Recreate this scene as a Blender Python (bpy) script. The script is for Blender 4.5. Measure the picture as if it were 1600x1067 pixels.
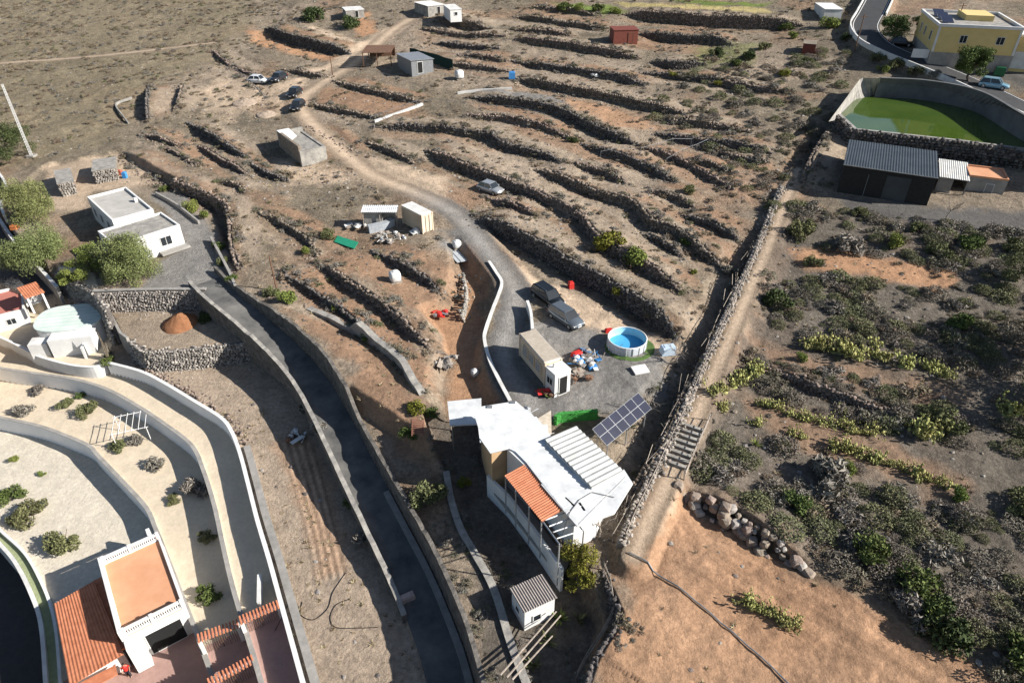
import bpy, bmesh, math, random
import numpy as np
from mathutils import Vector, Matrix, Euler
R = math.radians
rng = np.random.default_rng(7); random.seed(7)
for o in list(bpy.data.objects): bpy.data.objects.remove(o)
SC = bpy.context.scene
COL = SC.collection

# ------------------------------------------------------------------ camera, sky, sun, exposure
CAM_H, PITCH, LENS = 40.0, 35.0, 24.0
cam_d = bpy.data.cameras.new('camera'); cam_d.sensor_width = 36; cam_d.lens = LENS
cam_d.clip_start = 0.5; cam_d.clip_end = 3000
cam = bpy.data.objects.new('camera', cam_d); COL.objects.link(cam)
cam.location = (0, 0, CAM_H); cam.rotation_euler = (R(90-PITCH), 0, 0)
SC.camera = cam
SUN_EL, SUN_AZ = 31.0, -12.0            # azimuth from +X towards +Y
svec = Vector((math.cos(R(SUN_EL))*math.cos(R(SUN_AZ)), math.cos(R(SUN_EL))*math.sin(R(SUN_AZ)), math.sin(R(SUN_EL))))
W = bpy.data.worlds.new('World'); SC.world = W; W.use_nodes = True
nt = W.node_tree
sky = nt.nodes.new('ShaderNodeTexSky'); sky.sky_type = 'NISHITA'; sky.sun_disc = False
sky.sun_elevation = R(SUN_EL); sky.sun_rotation = R(90-SUN_AZ); sky.altitude = 500
nt.links.new(sky.outputs[0], nt.nodes['Background'].inputs[0]); nt.nodes['Background'].inputs[1].default_value = 0.06
sd = bpy.data.lights.new('sun', 'SUN'); sd.energy = 5.0; sd.angle = R(0.53); sd.color = (1.0, 0.955, 0.89)
sun = bpy.data.objects.new('sun', sd); COL.objects.link(sun); sun.rotation_euler = svec.to_track_quat('Z', 'Y').to_euler()
SC.view_settings.view_transform = 'Standard'; SC.view_settings.look = 'None'
SC.view_settings.exposure = 0.95; SC.view_settings.gamma = 1
SC.render.engine = 'CYCLES'

# ------------------------------------------------------------------ numeric helpers
def vnoise(x, y, seed=0):
    xi = np.floor(x).astype(np.int64); yi = np.floor(y).astype(np.int64)
    fx = x-xi; fy = y-yi; fx = fx*fx*(3-2*fx); fy = fy*fy*(3-2*fy)
    def h(a, b):
        n = (a*374761393 + b*668265263 + seed*974634777) & 0x7fffffff
        n = ((n ^ (n >> 13))*1274126177) & 0x7fffffff
        return ((n ^ (n >> 16)) & 0xffff)/65535.0
    return (h(xi, yi)*(1-fx)+h(xi+1, yi)*fx)*(1-fy)+(h(xi, yi+1)*(1-fx)+h(xi+1, yi+1)*fx)*fy
def fbm(x, y, seed=0, oct=4):
    a, s, r = 0.5, 1.0, 0
    for k in range(oct):
        r = r + a*vnoise(x*s, y*s, seed+k*17); a *= .5; s *= 2.03
    return r
def B(x, y):                              # the broad lie of the hillside
    x = np.asarray(x, float); y = np.asarray(y, float)
    t = .45*x+.9*y-65
    return .04*np.minimum(t, 0)+.13*8*np.logaddexp(0, t/8)
FPX = LENS/36*1600
cth, sth = math.cos(R(PITCH)), math.sin(R(PITCH))
TS = np.concatenate([np.linspace(15, 120, 240), np.geomspace(120.5, 900, 260)])
def ray(px, py):
    cx = (px-800)/FPX; cy = (533.5-py)/FPX
    d = np.array([cx, cth+cy*sth, -sth+cy*cth]); return d/np.linalg.norm(d)
def hit(px, py, fn):
    d = ray(px, py); P = d[None]*TS[:, None]; P[:, 2] += CAM_H
    g = P[:, 2]-fn(P[:, 0], P[:, 1])
    i = np.argmax(g < 0)
    if i == 0: i = len(TS)-1
    a, b = g[i-1], g[i]; t = TS[i-1]+(TS[i]-TS[i-1])*a/(a-b+1e-9)
    p = d*t; return np.array([p[0], p[1], p[2]+CAM_H])
def U(pts, dz=0.0):                       # photo points laid on the hillside raised by dz
    out = []
    for k, p in enumerate(pts):
        z = dz if np.isscalar(dz) else dz[k]
        out.append(hit(p[0], p[1], lambda x, y: B(x, y)+z)[:2])
    return np.array(out)
def UA(pts, z):                           # photo points laid on the level z
    out = []
    for p in pts:
        d = ray(*p); t = (z-CAM_H)/d[2]; out.append((d*t)[:2])
    return np.array(out)
def resample(P, step, smooth=True):
    P = np.asarray(P, float)
    if smooth and len(P) > 2:             # Catmull-Rom
        Q = []
        E = np.vstack([2*P[0]-P[1], P, 2*P[-1]-P[-2]])
        for i in range(1, len(E)-2):
            for t in np.linspace(0, 1, 8, endpoint=False):
                a, b, c, d = E[i-1], E[i], E[i+1], E[i+2]
                Q.append(.5*((2*b)+(c-a)*t+(2*a-5*b+4*c-d)*t*t+(3*b-a-3*c+d)*t**3))
        Q.append(P[-1]); P = np.array(Q)
    s = np.concatenate([[0], np.cumsum(np.linalg.norm(np.diff(P[:, :2], axis=0), axis=1))])
    n = max(2, int(round(s[-1]/step))+1); ss = np.linspace(0, s[-1], n)
    return np.stack([np.interp(ss, s, P[:, k]) for k in range(P.shape[1])], 1)
def normals2(P):
    t = np.gradient(P[:, :2], axis=0); t /= np.linalg.norm(t, axis=1)[:, None]+1e-9
    return np.stack([-t[:, 1], t[:, 0]], 1)       # left of the direction
def offset(P, d):
    Q = np.array(P, float); Q[:, :2] += normals2(P)*d; return Q
def seg_dist(X, Y, P):                    # nearest segment: distance, sign (+ left), arc length, total, beyond
    best = np.full(X.shape, 1e9); sgn = np.ones(X.shape); arc = np.zeros(X.shape); s0 = 0
    for i in range(len(P)-1):
        ax, ay = P[i][:2]; bx, by = P[i+1][:2]; dx, dy = bx-ax, by-ay; L = math.hypot(dx, dy)+1e-9
        t = np.clip(((X-ax)*dx+(Y-ay)*dy)/(L*L), 0, 1)
        qx = X-(ax+t*dx); qy = Y-(ay+t*dy); d = np.hypot(qx, qy); m = d < best
        best = np.where(m, d, best); sgn = np.where(m, np.sign(dx*(Y-ay)-dy*(X-ax)), sgn); arc = np.where(m, s0+t*L, arc); s0 += L
    return best, sgn, arc, s0
def inside(X, Y, P):
    c = np.zeros(X.shape, bool); n = len(P)
    for i in range(n):
        x1, y1 = P[i]; x2, y2 = P[(i+1) % n]
        if y1 == y2: continue
        m = ((y1 > Y) != (y2 > Y)) & (X < (x2-x1)*(Y-y1)/(y2-y1)+x1); c ^= m
    return c
def poly_w(X, Y, P, margin):              # 1 inside, fading to 0 over margin outside
    ins = inside(X, Y, P)
    if margin <= 0: return ins.astype(float)
    d = seg_dist(X, Y, np.vstack([P, P[:1]]))[0]
    return np.where(ins, 1.0, np.clip(1-d/margin, 0, 1))
def sub(X, Y, P, m):
    return (X > P[:, 0].min()-m) & (X < P[:, 0].max()+m) & (Y > P[:, 1].min()-m) & (Y < P[:, 1].max()+m)

# ------------------------------------------------------------------ materials
MATS = {}
def mat(name, col, rough=.85, var=.18, scale=3.0, bump=.15, col2=None, metal=0, island=0, spec=.3, bscale=None, coat=0, trans=0):
    if name in MATS: return MATS[name]
    m = bpy.data.materials.new(name); m.use_nodes = True; MATS[name] = m
    n, l = m.node_tree.nodes, m.node_tree.links; b = n['Principled BSDF']
    b.inputs['Roughness'].default_value = rough; b.inputs['Metallic'].default_value = metal
    b.inputs['Specular IOR Level'].default_value = spec
    b.inputs['Coat Weight'].default_value = coat
    if trans: b.inputs['Transmission Weight'].default_value = trans
    tc = n.new('ShaderNodeTexCoord'); no = n.new('ShaderNodeTexNoise'); no.inputs['Scale'].default_value = scale
    no.inputs['Detail'].default_value = 6; no.inputs['Roughness'].default_value = .65
    l.new(tc.outputs['Object'], no.inputs['Vector'])
    rp = n.new('ShaderNodeValToRGB'); rp.color_ramp.elements[0].position = .3; rp.color_ramp.elements[1].position = .7
    c2 = col2 if col2 else tuple(c*(1+var) for c in col); c1 = col if col2 else tuple(c*(1-var) for c in col)
    rp.color_ramp.elements[0].color = (*c1, 1); rp.color_ramp.elements[1].color = (*c2, 1)
    l.new(no.outputs['Fac'], rp.inputs['Fac']); out = rp.outputs['Color']
    if island:
        g = n.new('ShaderNodeNewGeometry'); hs = n.new('ShaderNodeHueSaturation')
        mr = n.new('ShaderNodeMapRange'); mr.inputs[3].default_value = 1-island; mr.inputs[4].default_value = 1+island
        l.new(g.outputs['Random Per Island'], mr.inputs[0]); l.new(mr.outputs[0], hs.inputs['Value']); l.new(out, hs.inputs['Color'])
        oi = n.new('ShaderNodeObjectInfo'); mr2 = n.new('ShaderNodeMapRange'); mr2.inputs[3].default_value = .485; mr2.inputs[4].default_value = .515
        l.new(oi.outputs['Random'], mr2.inputs[0]); l.new(mr2.outputs[0], hs.inputs['Hue']); out = hs.outputs['Color']
    l.new(out, b.inputs['Base Color'])
    if bump:
        nb = n.new('ShaderNodeTexNoise'); nb.inputs['Scale'].default_value = bscale or scale*4; nb.inputs['Detail'].default_value = 5
        l.new(tc.outputs['Object'], nb.inputs['Vector'])
        bp = n.new('ShaderNodeBump'); bp.inputs['Strength'].default_value = bump; bp.inputs['Distance'].default_value = .1
        l.new(nb.outputs['Fac'], bp.inputs['Height']); l.new(bp.outputs[0], b.inputs['Normal'])
    return m
M_white = mat('white_paint', (.55, .545, .53), .7, col2=(.68, .675, .65), scale=.8, bump=.05)
M_oldwhite = mat('weathered_white', (.45, .44, .42), .85, col2=(.68, .67, .64), scale=.7, bump=.1)
M_roofwhite = mat('white_roof_coating', (.44, .45, .45), .6, col2=(.68, .69, .69), scale=.9, bump=.08)
M_conc = mat('concrete', (.20, .19, .175), .9, col2=(.34, .32, .29), scale=.9, bump=.25)
M_oldconc = mat('old_concrete', (.16, .15, .14), .9, col2=(.36, .34, .30), scale=1.2, bump=.4)
M_stone = mat('lava_stone', (.055, .05, .048), .95, col2=(.17, .15, .135), scale=2.2, bump=.5, island=.45)
M_stone2 = mat('brown_stone', (.115, .092, .075), .95, col2=(.27, .215, .17), scale=2.0, bump=.5, island=.45)
M_paleston = mat('pale_stone', (.17, .155, .14), .95, col2=(.36, .325, .285), scale=2.0, bump=.4, island=.35)
M_dusty = mat('dusty_stone', (.20, .175, .15), .95, col2=(.38, .335, .285), scale=2.0, bump=.4, island=.35)
M_tile = mat('orange_tile', (.36, .125, .06), .8, col2=(.54, .215, .115), scale=1.8, bump=.1)
M_terr = mat('salmon_terrace', (.50, .24, .13), .8, col2=(.62, .33, .19), scale=.5, bump=.05)
M_redtile = mat('red_patio', (.22, .10, .08), .75, col2=(.33, .17, .14), scale=.8, bump=.05)
M_wood = mat('grey_wood', (.17, .14, .115), .9, col2=(.36, .31, .26), scale=3, bump=.3)
M_brownwood = mat('brown_wood', (.09, .05, .03), .85, col2=(.2, .11, .07), scale=3, bump=.2)
M_bark = mat('bark', (.08, .06, .045), .95, col2=(.16, .125, .095), scale=4, bump=.4)
M_blk = mat('black_plastic', (.012, .012, .014), .45, bump=0)
M_dark = mat('dark_opening', (.012, .012, .012), .9, bump=0)
M_glass = mat('dark_glass', (.02, .025, .03), .08, bump=0, spec=.6)
M_metal = mat('galvanised_metal', (.40, .41, .42), .45, metal=.6, bump=.05)
M_greym = mat('grey_steel', (.22, .23, .24), .5, metal=.4, bump=.05)
M_green = mat('green_netting', (.01, .16, .09), .7, col2=(.015, .22, .13), bump=.1)
M_hedgegrn = mat('artificial_hedge', (.03, .17, .03), .7, col2=(.06, .30, .06), scale=5, bump=.3)
M_red = mat('red_plastic', (.5, .03, .025), .5, bump=0)
M_blue = mat('blue_plastic', (.05, .22, .5), .5, bump=0)
M_cream = mat('cream_container', (.58, .46, .33), .6, col2=(.68, .56, .42), scale=.8, bump=.05)
M_yellow = mat('yellow_render', (.56, .42, .17), .85, col2=(.64, .49, .22), scale=.8, bump=.05)
M_shedroof = mat('dark_shed_roof', (.026, .032, .038), .45, col2=(.045, .054, .062), scale=.6, bump=.05, spec=.5)
M_shedwall = mat('black_shed_wall', (.018, .016, .016), .8, col2=(.03, .027, .025), bump=.1)

# ------------------------------------------------------------------ mesh and object helpers
class MB:
    def __init__(s): s.v = []; s.f = []; s.n = 0
    def add(s, v, f):
        v = np.asarray(v, float).reshape(-1, 3); s.v.append(v)
        s.f.extend([tuple(int(i)+s.n for i in q) for q in f]); s.n += len(v); return s
    def box(s, c, size, rz=0, M=None):
        hx, hy, hz = size[0]/2, size[1]/2, size[2]/2
        v = np.array([(x, y, z) for z in (-hz, hz) for x, y in ((-hx, -hy), (hx, -hy), (hx, hy), (-hx, hy))])
        if M is not None: v = v@np.array(M).T
        if rz:
            ca, sa = math.cos(rz), math.sin(rz); v = np.stack([v[:, 0]*ca-v[:, 1]*sa, v[:, 0]*sa+v[:, 1]*ca, v[:, 2]], 1)
        return s.add(v+np.array(c), [(0, 3, 2, 1), (4, 5, 6, 7), (0, 1, 5, 4), (1, 2, 6, 5), (2, 3, 7, 6), (3, 0, 4, 7)])
    def hexa(s, lo, hi):                  # four low points, four high points, same winding
        return s.add(np.vstack([lo, hi]), [(3, 2, 1, 0), (4, 5, 6, 7), (0, 1, 5, 4), (1, 2, 6, 5), (2, 3, 7, 6), (3, 0, 4, 7)])
    def prism(s, P, z0, z1):              # z0, z1 numbers or arrays
        n = len(P); P = np.asarray(P, float)[:, :2]
        area = sum(P[i][0]*P[(i+1) % n][1]-P[(i+1) % n][0]*P[i][1] for i in range(n))
        z0 = np.broadcast_to(np.asarray(z0, float), (n,)); z1 = np.broadcast_to(np.asarray(z1, float), (n,))
        if area < 0: P = P[::-1]; z0 = z0[::-1]; z1 = z1[::-1]
        v = np.vstack([np.c_[P, z0], np.c_[P, z1]])
        f = [tuple(range(n-1, -1, -1)), tuple(range(n, 2*n))]+[(i, (i+1) % n, (i+1) % n+n, i+n) for i in range(n)]
        return s.add(v, f)
    def bar(s, p, q, r, n=6, r2=None):
        p = Vector(p); q = Vector(q); d = (q-p)
        if d.length < 1e-5: return s
        z = d.normalized(); x = z.orthogonal().normalized(); y = z.cross(x); r2 = r if r2 is None else r2
        v = []
        for c, rr in ((p, r), (q, r2)):
            for k in range(n):
                a = 2*math.pi*k/n+math.pi/4; v.append(c+x*(rr*math.cos(a))+y*(rr*math.sin(a)))
        f = [(k, (k+1) % n, (k+1) % n+n, k+n) for k in range(n)]+[tuple(range(n-1, -1, -1)), tuple(range(n, 2*n))]
        return s.add([tuple(a) for a in v], f)
    def path(s, pts, r, n=6):
        for a, b in zip(pts[:-1], pts[1:]): s.bar(a, b, r, n)
        return s
    def ribbon(s, P, thick, zb, zt):      # a solid wall along P, thick sideways
        N = normals2(P); L = P[:, :2]+N*thick/2; Rr = P[:, :2]-N*thick/2; n = len(P)
        zb = np.broadcast_to(zb, (n,)); zt = np.broadcast_to(zt, (n,))
        v = np.vstack([np.c_[L, zb], np.c_[L, zt], np.c_[Rr, zt], np.c_[Rr, zb]]); f = []
        for i in range(n-1):
            a = [i, n+i, 2*n+i, 3*n+i]; b = [k+1 for k in a]
            for k in range(4): f.append((a[k], b[k], b[(k+1) % 4], a[(k+1) % 4])[::-1])
        f.append((0, n, 2*n, 3*n)); f.append((n-1, 4*n-1, 3*n-1, 2*n-1)); return s.add(v, f)
    def sheet(s, L, Rr, zl, zr):
        n = len(L); v = np.vstack([np.c_[L, zl], np.c_[Rr, zr]])
        return s.add(v, [(i, n+i, n+i+1, i+1) for i in range(n-1)])
    def lathe(s, prof, c=(0, 0, 0), n=32):
        v = [];f = []
        for r, z in prof:
            for k in range(n):
                a = 2*math.pi*k/n; v.append((c[0]+r*math.cos(a), c[1]+r*math.sin(a), c[2]+z))
        for j in range(len(prof)-1):
            for k in range(n): f.append((j*n+k, j*n+(k+1) % n, (j+1)*n+(k+1) % n, (j+1)*n+k))
        return s.add(v, f)
    def mesh(s, name, smooth=False, origin=None):
        me = bpy.data.meshes.new(name); v = np.vstack(s.v) if s.v else np.zeros((0, 3))
        if origin is not None: v = v-np.array(origin)
        me.from_pydata(v.tolist(), [], s.f); me.update()
        if smooth:
            for p in me.polygons: p.use_smooth = True
        return me
def props(o, label=None, cat=None, group=None, kind=None):
    if label: o['label'] = label
    if cat:
        o['category'] = cat
        if not kind: o['kind'] = 'thing'
    if group: o['group'] = group
    if kind: o['kind'] = kind
    return o
def link(name, me, m=None, parent=None, loc=None, rz=0, **k):
    o = bpy.data.objects.new(name, me)
    if m is not None and me is not None and len(me.materials) == 0: me.materials.append(m)
    COL.objects.link(o)
    if loc is not None: o.location = loc
    if rz: o.rotation_euler[2] = rz
    if parent: o.parent = parent
    return props(o, **k)
def part(name, mb, m, parent, smooth=False, world=False, **k):    # world=True: mesh given in world coordinates, parent an unrotated Empty
    return link(name, mb.mesh(name, smooth, tuple(world_origin(parent)) if world else None), m, parent, **k)
def world_origin(o):
    v = Vector(o.location)
    while o.parent: o = o.parent; v += o.location
    return v
def thing(name, label, cat, loc=(0, 0, 0), rz=0, group=None):
    return link(name, None, None, None, loc, rz, label=label, cat=cat, group=group)
def solo(name, mb, m, label, cat, group=None, smooth=False, origin=None, kind=None):
    v = np.vstack(mb.v)
    if origin is None: origin = (v[:, 0].mean(), v[:, 1].mean(), v[:, 2].min())
    return link(name, mb.mesh(name, smooth, origin), m, None, origin, label=label, cat=cat, group=group, kind=kind)
def copy_tree(o, parent=None):
    c = o.copy(); COL.objects.link(c); c.parent = parent
    for ch in o.children: copy_tree(ch, c)
    return c
def npmesh(name, V, F, smooth=False):     # equal-size faces from numpy
    me = bpy.data.meshes.new(name); V = np.asarray(V, np.float32); F = np.asarray(F, np.int32); k = F.shape[1]
    me.vertices.add(len(V)); me.vertices.foreach_set('co', V.ravel())
    me.loops.add(F.size); me.loops.foreach_set('vertex_index', F.ravel())
    me.polygons.add(len(F)); me.polygons.foreach_set('loop_start', np.arange(0, F.size, k, dtype=np.int32))
    me.polygons.foreach_set('loop_total', np.full(len(F), k, np.int32))
    me.polygons.foreach_set('use_smooth', np.full(len(F), smooth, bool))
    me.update(calc_edges=True); return me
def ico(sub=1):
    bm = bmesh.new(); bmesh.ops.create_icosphere(bm, subdivisions=sub, radius=1)
    v = np.array([q.co[:] for q in bm.verts]); f = np.array([[q.index for q in p.verts] for p in bm.faces]); bm.free(); return v, f
ICO1 = ico(1); ICO2 = ico(2)
ROCKS = []
for k in range(8):
    v = ICO1[0]*(1+rng.uniform(-.3, .3, (len(ICO1[0]), 1))); v = np.clip(v, -.82, .82); ROCKS.append(v)
def rocks_mesh(C, S, seed=0):             # many angular stones: centres (n,3), sizes (n,3)
    r = np.random.default_rng(seed); n = len(C); V = np.stack([ROCKS[i] for i in r.integers(0, 8, n)])
    a = r.uniform(0, 6.28, n); b = r.uniform(-.5, .5, n)
    x, y, z = V[..., 0], V[..., 1], V[..., 2]; ca, sa, cb, sb = [q[:, None] for q in (np.cos(a), np.sin(a), np.cos(b), np.sin(b))]
    y, z = y*cb-z*sb, y*sb+z*cb; x, y = x*ca-y*sa, x*sa+y*ca
    V = np.stack([x, y, z], -1)*S[:, None, :]+C[:, None, :]
    F = ICO1[1][None]+(np.arange(n)*len(ICO1[0]))[:, None, None]
    return V.reshape(-1, 3), F.reshape(-1, 3)
# ------------------------------------------------------------------ the lie of the land: terraces, levels, roads
TERR = []      # (world polyline, height, fade length, label, material)
def T(px, h, L, label, m=None, stones=True):
    h = h*.85 if h < 2 else h*.93
    L = max(L, min(9.0, h*4.3)) if m is None else L
    TERR.append((U(px, h/2), h, L, label, m, stones))
T([(413,36),(445,50),(500,64),(548,75)], 2.4, 5, 'tall dark stone wall above the orange earth slope left of the upper track')
T([(672,26),(710,24),(740,34),(770,38)], 2.2, 5, 'curved dark retaining wall under the white-roofed yard at the top')
T([(520,123),(560,134),(610,146),(662,157)], 1.2, 4, 'low stone wall below the long fenced pen near the wooden pergola')
T([(733,147),(770,150),(810,154),(860,162),(887,172),(930,195),(975,212),(1000,222)], 1.7, 5, 'long tall terrace wall below the grey plot and the strip of orange soil')
T([(727,175),(765,178),(800,181),(850,194),(905,214)], 1.3, 4, 'stone terrace wall just below the wire fence line in the upper middle')
T([(480,152),(500,163),(540,171),(600,182)], 1.1, 4, 'rubble wall on the uphill side of the track below the parked black cars')
T([(580,194),(640,193),(700,197),(760,206),(790,222),(850,236),(885,248)], 1.5, 5, 'curving terrace wall starting at the lower end of the pale concrete strip')
T([(662,226),(700,243),(760,266),(800,281),(850,300),(905,330),(940,372),(1010,412),(1050,440),(1078,460)], 1.9, 5, 'longest dark terrace wall, running behind the bright green bush pair')
T([(830,256),(880,274),(930,294),(990,312),(1020,343),(1060,357),(1100,386),(1150,416)], 1.7, 5, 'terrace wall ending at the rail path beside the small round green bush')
T([(735,326),(765,337),(800,352),(850,377),(900,405),(950,430),(1000,460),(1045,495),(1068,522)], 2.6, 6, 'high earth and stone bank above the parked cars and the round pool')
T([(1010,296),(1050,301),(1090,318)], 1.3, 3, 'short curved stone wall beside the rubble patch right of centre')
T([(800,56),(860,62),(925,72),(1003,84)], 1.7, 4, 'terrace wall below the red-brown cabin, fading to the right')
T([(800,92),(875,102),(975,118),(1012,131)], 1.4, 4, 'terrace wall, second below the red-brown cabin')
T([(803,115),(857,127),(962,147),(1015,160),(1050,166),(1080,173)], 1.7, 4, 'terrace wall, third below the red-brown cabin')
T([(800,43),(850,46),(900,54)], 1.2, 3, 'short low terrace wall to the left of the red-brown cabin')
T([(996,47),(1060,53),(1120,56),(1150,63)], 2.0, 4, 'tall shaded terrace wall to the right of the red-brown cabin')
T([(975,14),(1050,19),(1100,23),(1200,27),(1260,30)], 2.6, 5, 'highest dark terrace wall, under the yellow grass strip at the top')
T([(800,22),(850,28),(900,35),(955,41)], 1.3, 4, 'terrace wall ending behind the red-brown cabin')
T([(1015,92),(1060,96),(1105,94)], 1.8, 4, 'short overgrown wall below the grass right of the cabin')
T([(1110,229),(1160,240),(1205,246)], 1.3, 4, 'short terrace wall left of the black shed, upper of two')
T([(1080,249),(1115,256),(1150,266)], 1.2, 4, 'short terrace wall left of the black shed, lower of two')
T([(675,64),(730,69),(783,72)], 1.2, 4, 'low terrace wall above the dark green net screen')
T([(715,83),(750,85),(795,92)], 1.0, 3, 'low terrace wall to the right of the dark green net screen')
T([(170,233),(200,247),(235,270),(300,290),(350,316),(358,345),(362,385),(372,410)], 2.3, 5, 'tall shaded bank wall behind the flat-roofed white house and its drive')
T([(290,186),(325,205),(360,228),(390,243)], 1.7, 5, 'terrace wall left of the roofless stone ruin')
T([(245,222),(280,240),(315,262)], 0.9, 3, 'low terrace wall on the slope above the white house')
T([(340,284),(375,293),(386,306)], 1.1, 3, 'short curved wall on the slope below the roofless ruin')
T([(230,127),(229,155),(228,182)], 2.2, 4, 'straight plot wall with deep shade, left of two at the foot of the bare hill')
T([(285,127),(280,155),(268,174)], 1.6, 4, 'straight plot wall with deep shade, right of two at the foot of the bare hill')
T([(495,402),(545,435),(600,472),(640,505),(672,535)], 1.9, 4, 'dark terrace wall across the brown plots below the round white tank')
T([(577,388),(620,405),(665,430),(700,455)], 1.4, 3, 'stone terrace wall uphill of the round white tank')
T([(480,471),(520,488),(560,506),(600,536),(630,567),(645,592),(660,612)], 1.0, 3, 'thick grey mortared wall between the two brown strips', 'c')
T([(1200,350),(1165,428),(1130,498),(1095,563),(1060,628),(1030,690),(1000,742),(975,790)], 2.6, 4, 'shaded earth bank wall holding up the rail path', 's')
T([(945,880),(960,925),(972,958),(962,985),(935,1022),(915,1075)], 2.0, 4, 'curved grey dry-stone wall along the orange field at the bottom')
T([(1055,748),(1100,768),(1170,803),(1230,848),(1275,878)], 1.9, 5, 'boulder', 'boulder', False)
T([(1190,562),(1260,592),(1340,620),(1430,652)], 1.3, 5, 'stone bank half hidden in scrub between the two rows of prickly pear')
T([(415,150),(380,118),(352,92)], 1.0, 3, 'low stone wall above the bare plots near the hill track')
T([(690,96),(745,101),(800,108)], 1.1, 3, 'low stone terrace wall right of the small white tank on the upper plots')
T([(560,215),(610,232),(655,252)], 1.0, 3, 'low stone edge beside the bend of the sandy track')
T([(905,216),(960,235),(1010,252),(1060,281)], 1.4, 4, 'terrace wall sloping down from the straw terrace towards the rubble patch')
T([(1000,226),(1050,240),(1100,262),(1150,291)], 1.3, 4, 'terrace wall above the short curved wall right of centre')
T([(890,251),(940,265),(985,286)], 1.2, 3, 'short terrace wall under the two-post fence remnant')
T([(1020,201),(1080,214),(1150,222),(1210,234)], 1.4, 4, 'overgrown terrace wall below the slim yellow bush')
T([(1030,181),(1100,190),(1180,199)], 1.3, 4, 'overgrown terrace wall left of the tall yellowish bush')
T([(1100,121),(1160,130),(1230,141)], 1.3, 4, 'stony terrace edge beside the tall yellowish bush')
T([(1000,110),(1090,118),(1150,124)], 1.2, 3, 'stony terrace edge below the short overgrown wall')
T([(655,41),(720,48),(795,53)], 1.3, 4, 'terrace wall between the curved dark wall and the green net')
T([(400,331),(440,346),(480,371),(498,396)], 1.2, 4, 'low stone edge on the rough slope left of the scrap yard')
T([(388,251),(420,268),(455,280)], 1.1, 3, 'low stone edge below the roofless ruin')
T([(300,214),(340,239),(395,271)], 1.3, 4, 'terrace wall between the hill plots and the roofless ruin')
T([(215,206),(250,213),(292,229)], 1.1, 3, 'low stone edge below the two straight plot walls')
T([(430,421),(480,441),(540,481),(600,531)], 1.3, 3, 'terrace wall between the lime bush by the road and the thick grey wall')
T([(480,196),(520,214),(560,240)], 1.1, 3, 'stone edge on the uphill side of the sandy track bend')
T([(760,300),(805,316),(850,338)], 1.2, 3, 'low terrace wall right of the silver hatchback')
T([(1000,352),(1040,372),(1075,398)], 1.2, 3, 'low terrace wall left of the small round green bush')
T([(820,8),(880,12),(940,22)], 1.2, 3, 'low terrace wall below the green grass strip at the top')
T([(440,105),(480,112),(520,118)], 1.1, 3, 'low stone edge left of the track below the orange earth slope')
T([(1060,330),(1110,345),(1165,372)], 1.3, 3, 'terrace wall at the right end, below the rubble patch')
T([(1306,186),(1285,215),(1268,245),(1252,282)], 2.8, 5, 'shaded stone bank below the corner of the pond', 's')
T([(330,75),(360,100),(400,112)], 1.0, 3, 'short dark wall near the end of the hill track')

PADS = []      # (polygon, level function, margin)
def PAD(P, dz=None, z=None, margin=.05): PADS.append((np.array(P), dz, z, margin))
# --- the walled estate at the lower left
outer = resample(U([(168,566),(200,574),(228,583),(262,601),(300,624),(345,652),(362,674),(375,708),(388,757),(402,812),(420,872),(440,945),(458,1010),(480,1090),(525,1250)], -4.8), .5)
inner = resample(U([(-60,562),(0,575),(40,581),(110,591),(165,607),(215,634),(260,664),(300,696),(318,735),(335,790),(348,850),(362,910),(378,965),(398,1030),(415,1090),(460,1250)], -6.1), .5)
second = resample(U([(-60,640),(0,652),(60,665),(110,683),(140,697),(152,710),(190,750),(228,792),(243,825),(262,872),(285,932),(306,985),(326,1040),(345,1090),(395,1250)], -7.7), .5)
upfront = U([(-60,505),(0,529),(38,547),(60,559),(110,573),(150,576),(168,566)], -5.2)
lowcurve = resample(U([(-30,815),(0,850),(25,880),(50,930),(65,980),(74,1090),(90,1250)], -9.4), .5)
lowcurve2 = resample(U([(-30,793),(0,828),(40,866),(68,916),(82,955),(90,1000),(97,1090),(113,1250)], -9.4), .5)
PAD(np.vstack([second, U([(-300,1250),(-300,640)], -9.6)]), -9.6)
PAD(np.vstack([lowcurve, U([(-300,1250),(-300,800)], -12.3)]), -12.3)
PAD(np.vstack([second, inner[::-1]]), -8.0)
PAD(np.vstack([inner, outer[::-1], upfront[::-1]]), -6.4)
PAD(np.vstack([upfront, U([(180,520),(165,472),(60,462),(-60,440)], -5.2)]), -5.2)
# --- the road past the house, its yard and the walled plots
road_px = [(318,425,-.4),(352,458,-.5),(400,497,-1.2),(450,540,-2.0),(492,587,-2.7),(522,635,-2.9),(548,685,-3.2),(580,748,-3.6),(617,820,-4.1),(660,905,-4.6),(695,990,-4.95),(712,1040,-5.1),(730,1110,-5.2),(765,1250,-5.4)]
rp = U([(a, b) for a, b, c in road_px], [c for a, b, c in road_px])
rz_ = np.array([B(p[0], p[1])+c[2] for p, c in zip(rp, road_px)])
road_c = offset(resample(np.c_[rp, rz_], .5), -.6)
parapet = offset(road_c, -1.75)[4:]        # left of the picture: the direction runs towards the camera, so left is -normal
roadwall = offset(road_c, 1.75)[2:]
SW1 = resample(U([(146,456),(200,454),(262,453),(322,453)], -.2), .5, False)
SW2 = resample(U([(168,482),(188,520),(226,548),(262,547),(312,543),(402,531)], -2.6), .5, False)
PAD(np.vstack([SW2, U([(396,520),(360,492),(322,460),(160,462)], -2.8)]), -2.8, margin=.1)
fl = offset(road_c, -1.52)[4:][int(len(parapet)*.2):]
PAD(np.vstack([SW2, fl[:, :2], outer[::-1][:, :2]]), -5.1, margin=.1)
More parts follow.
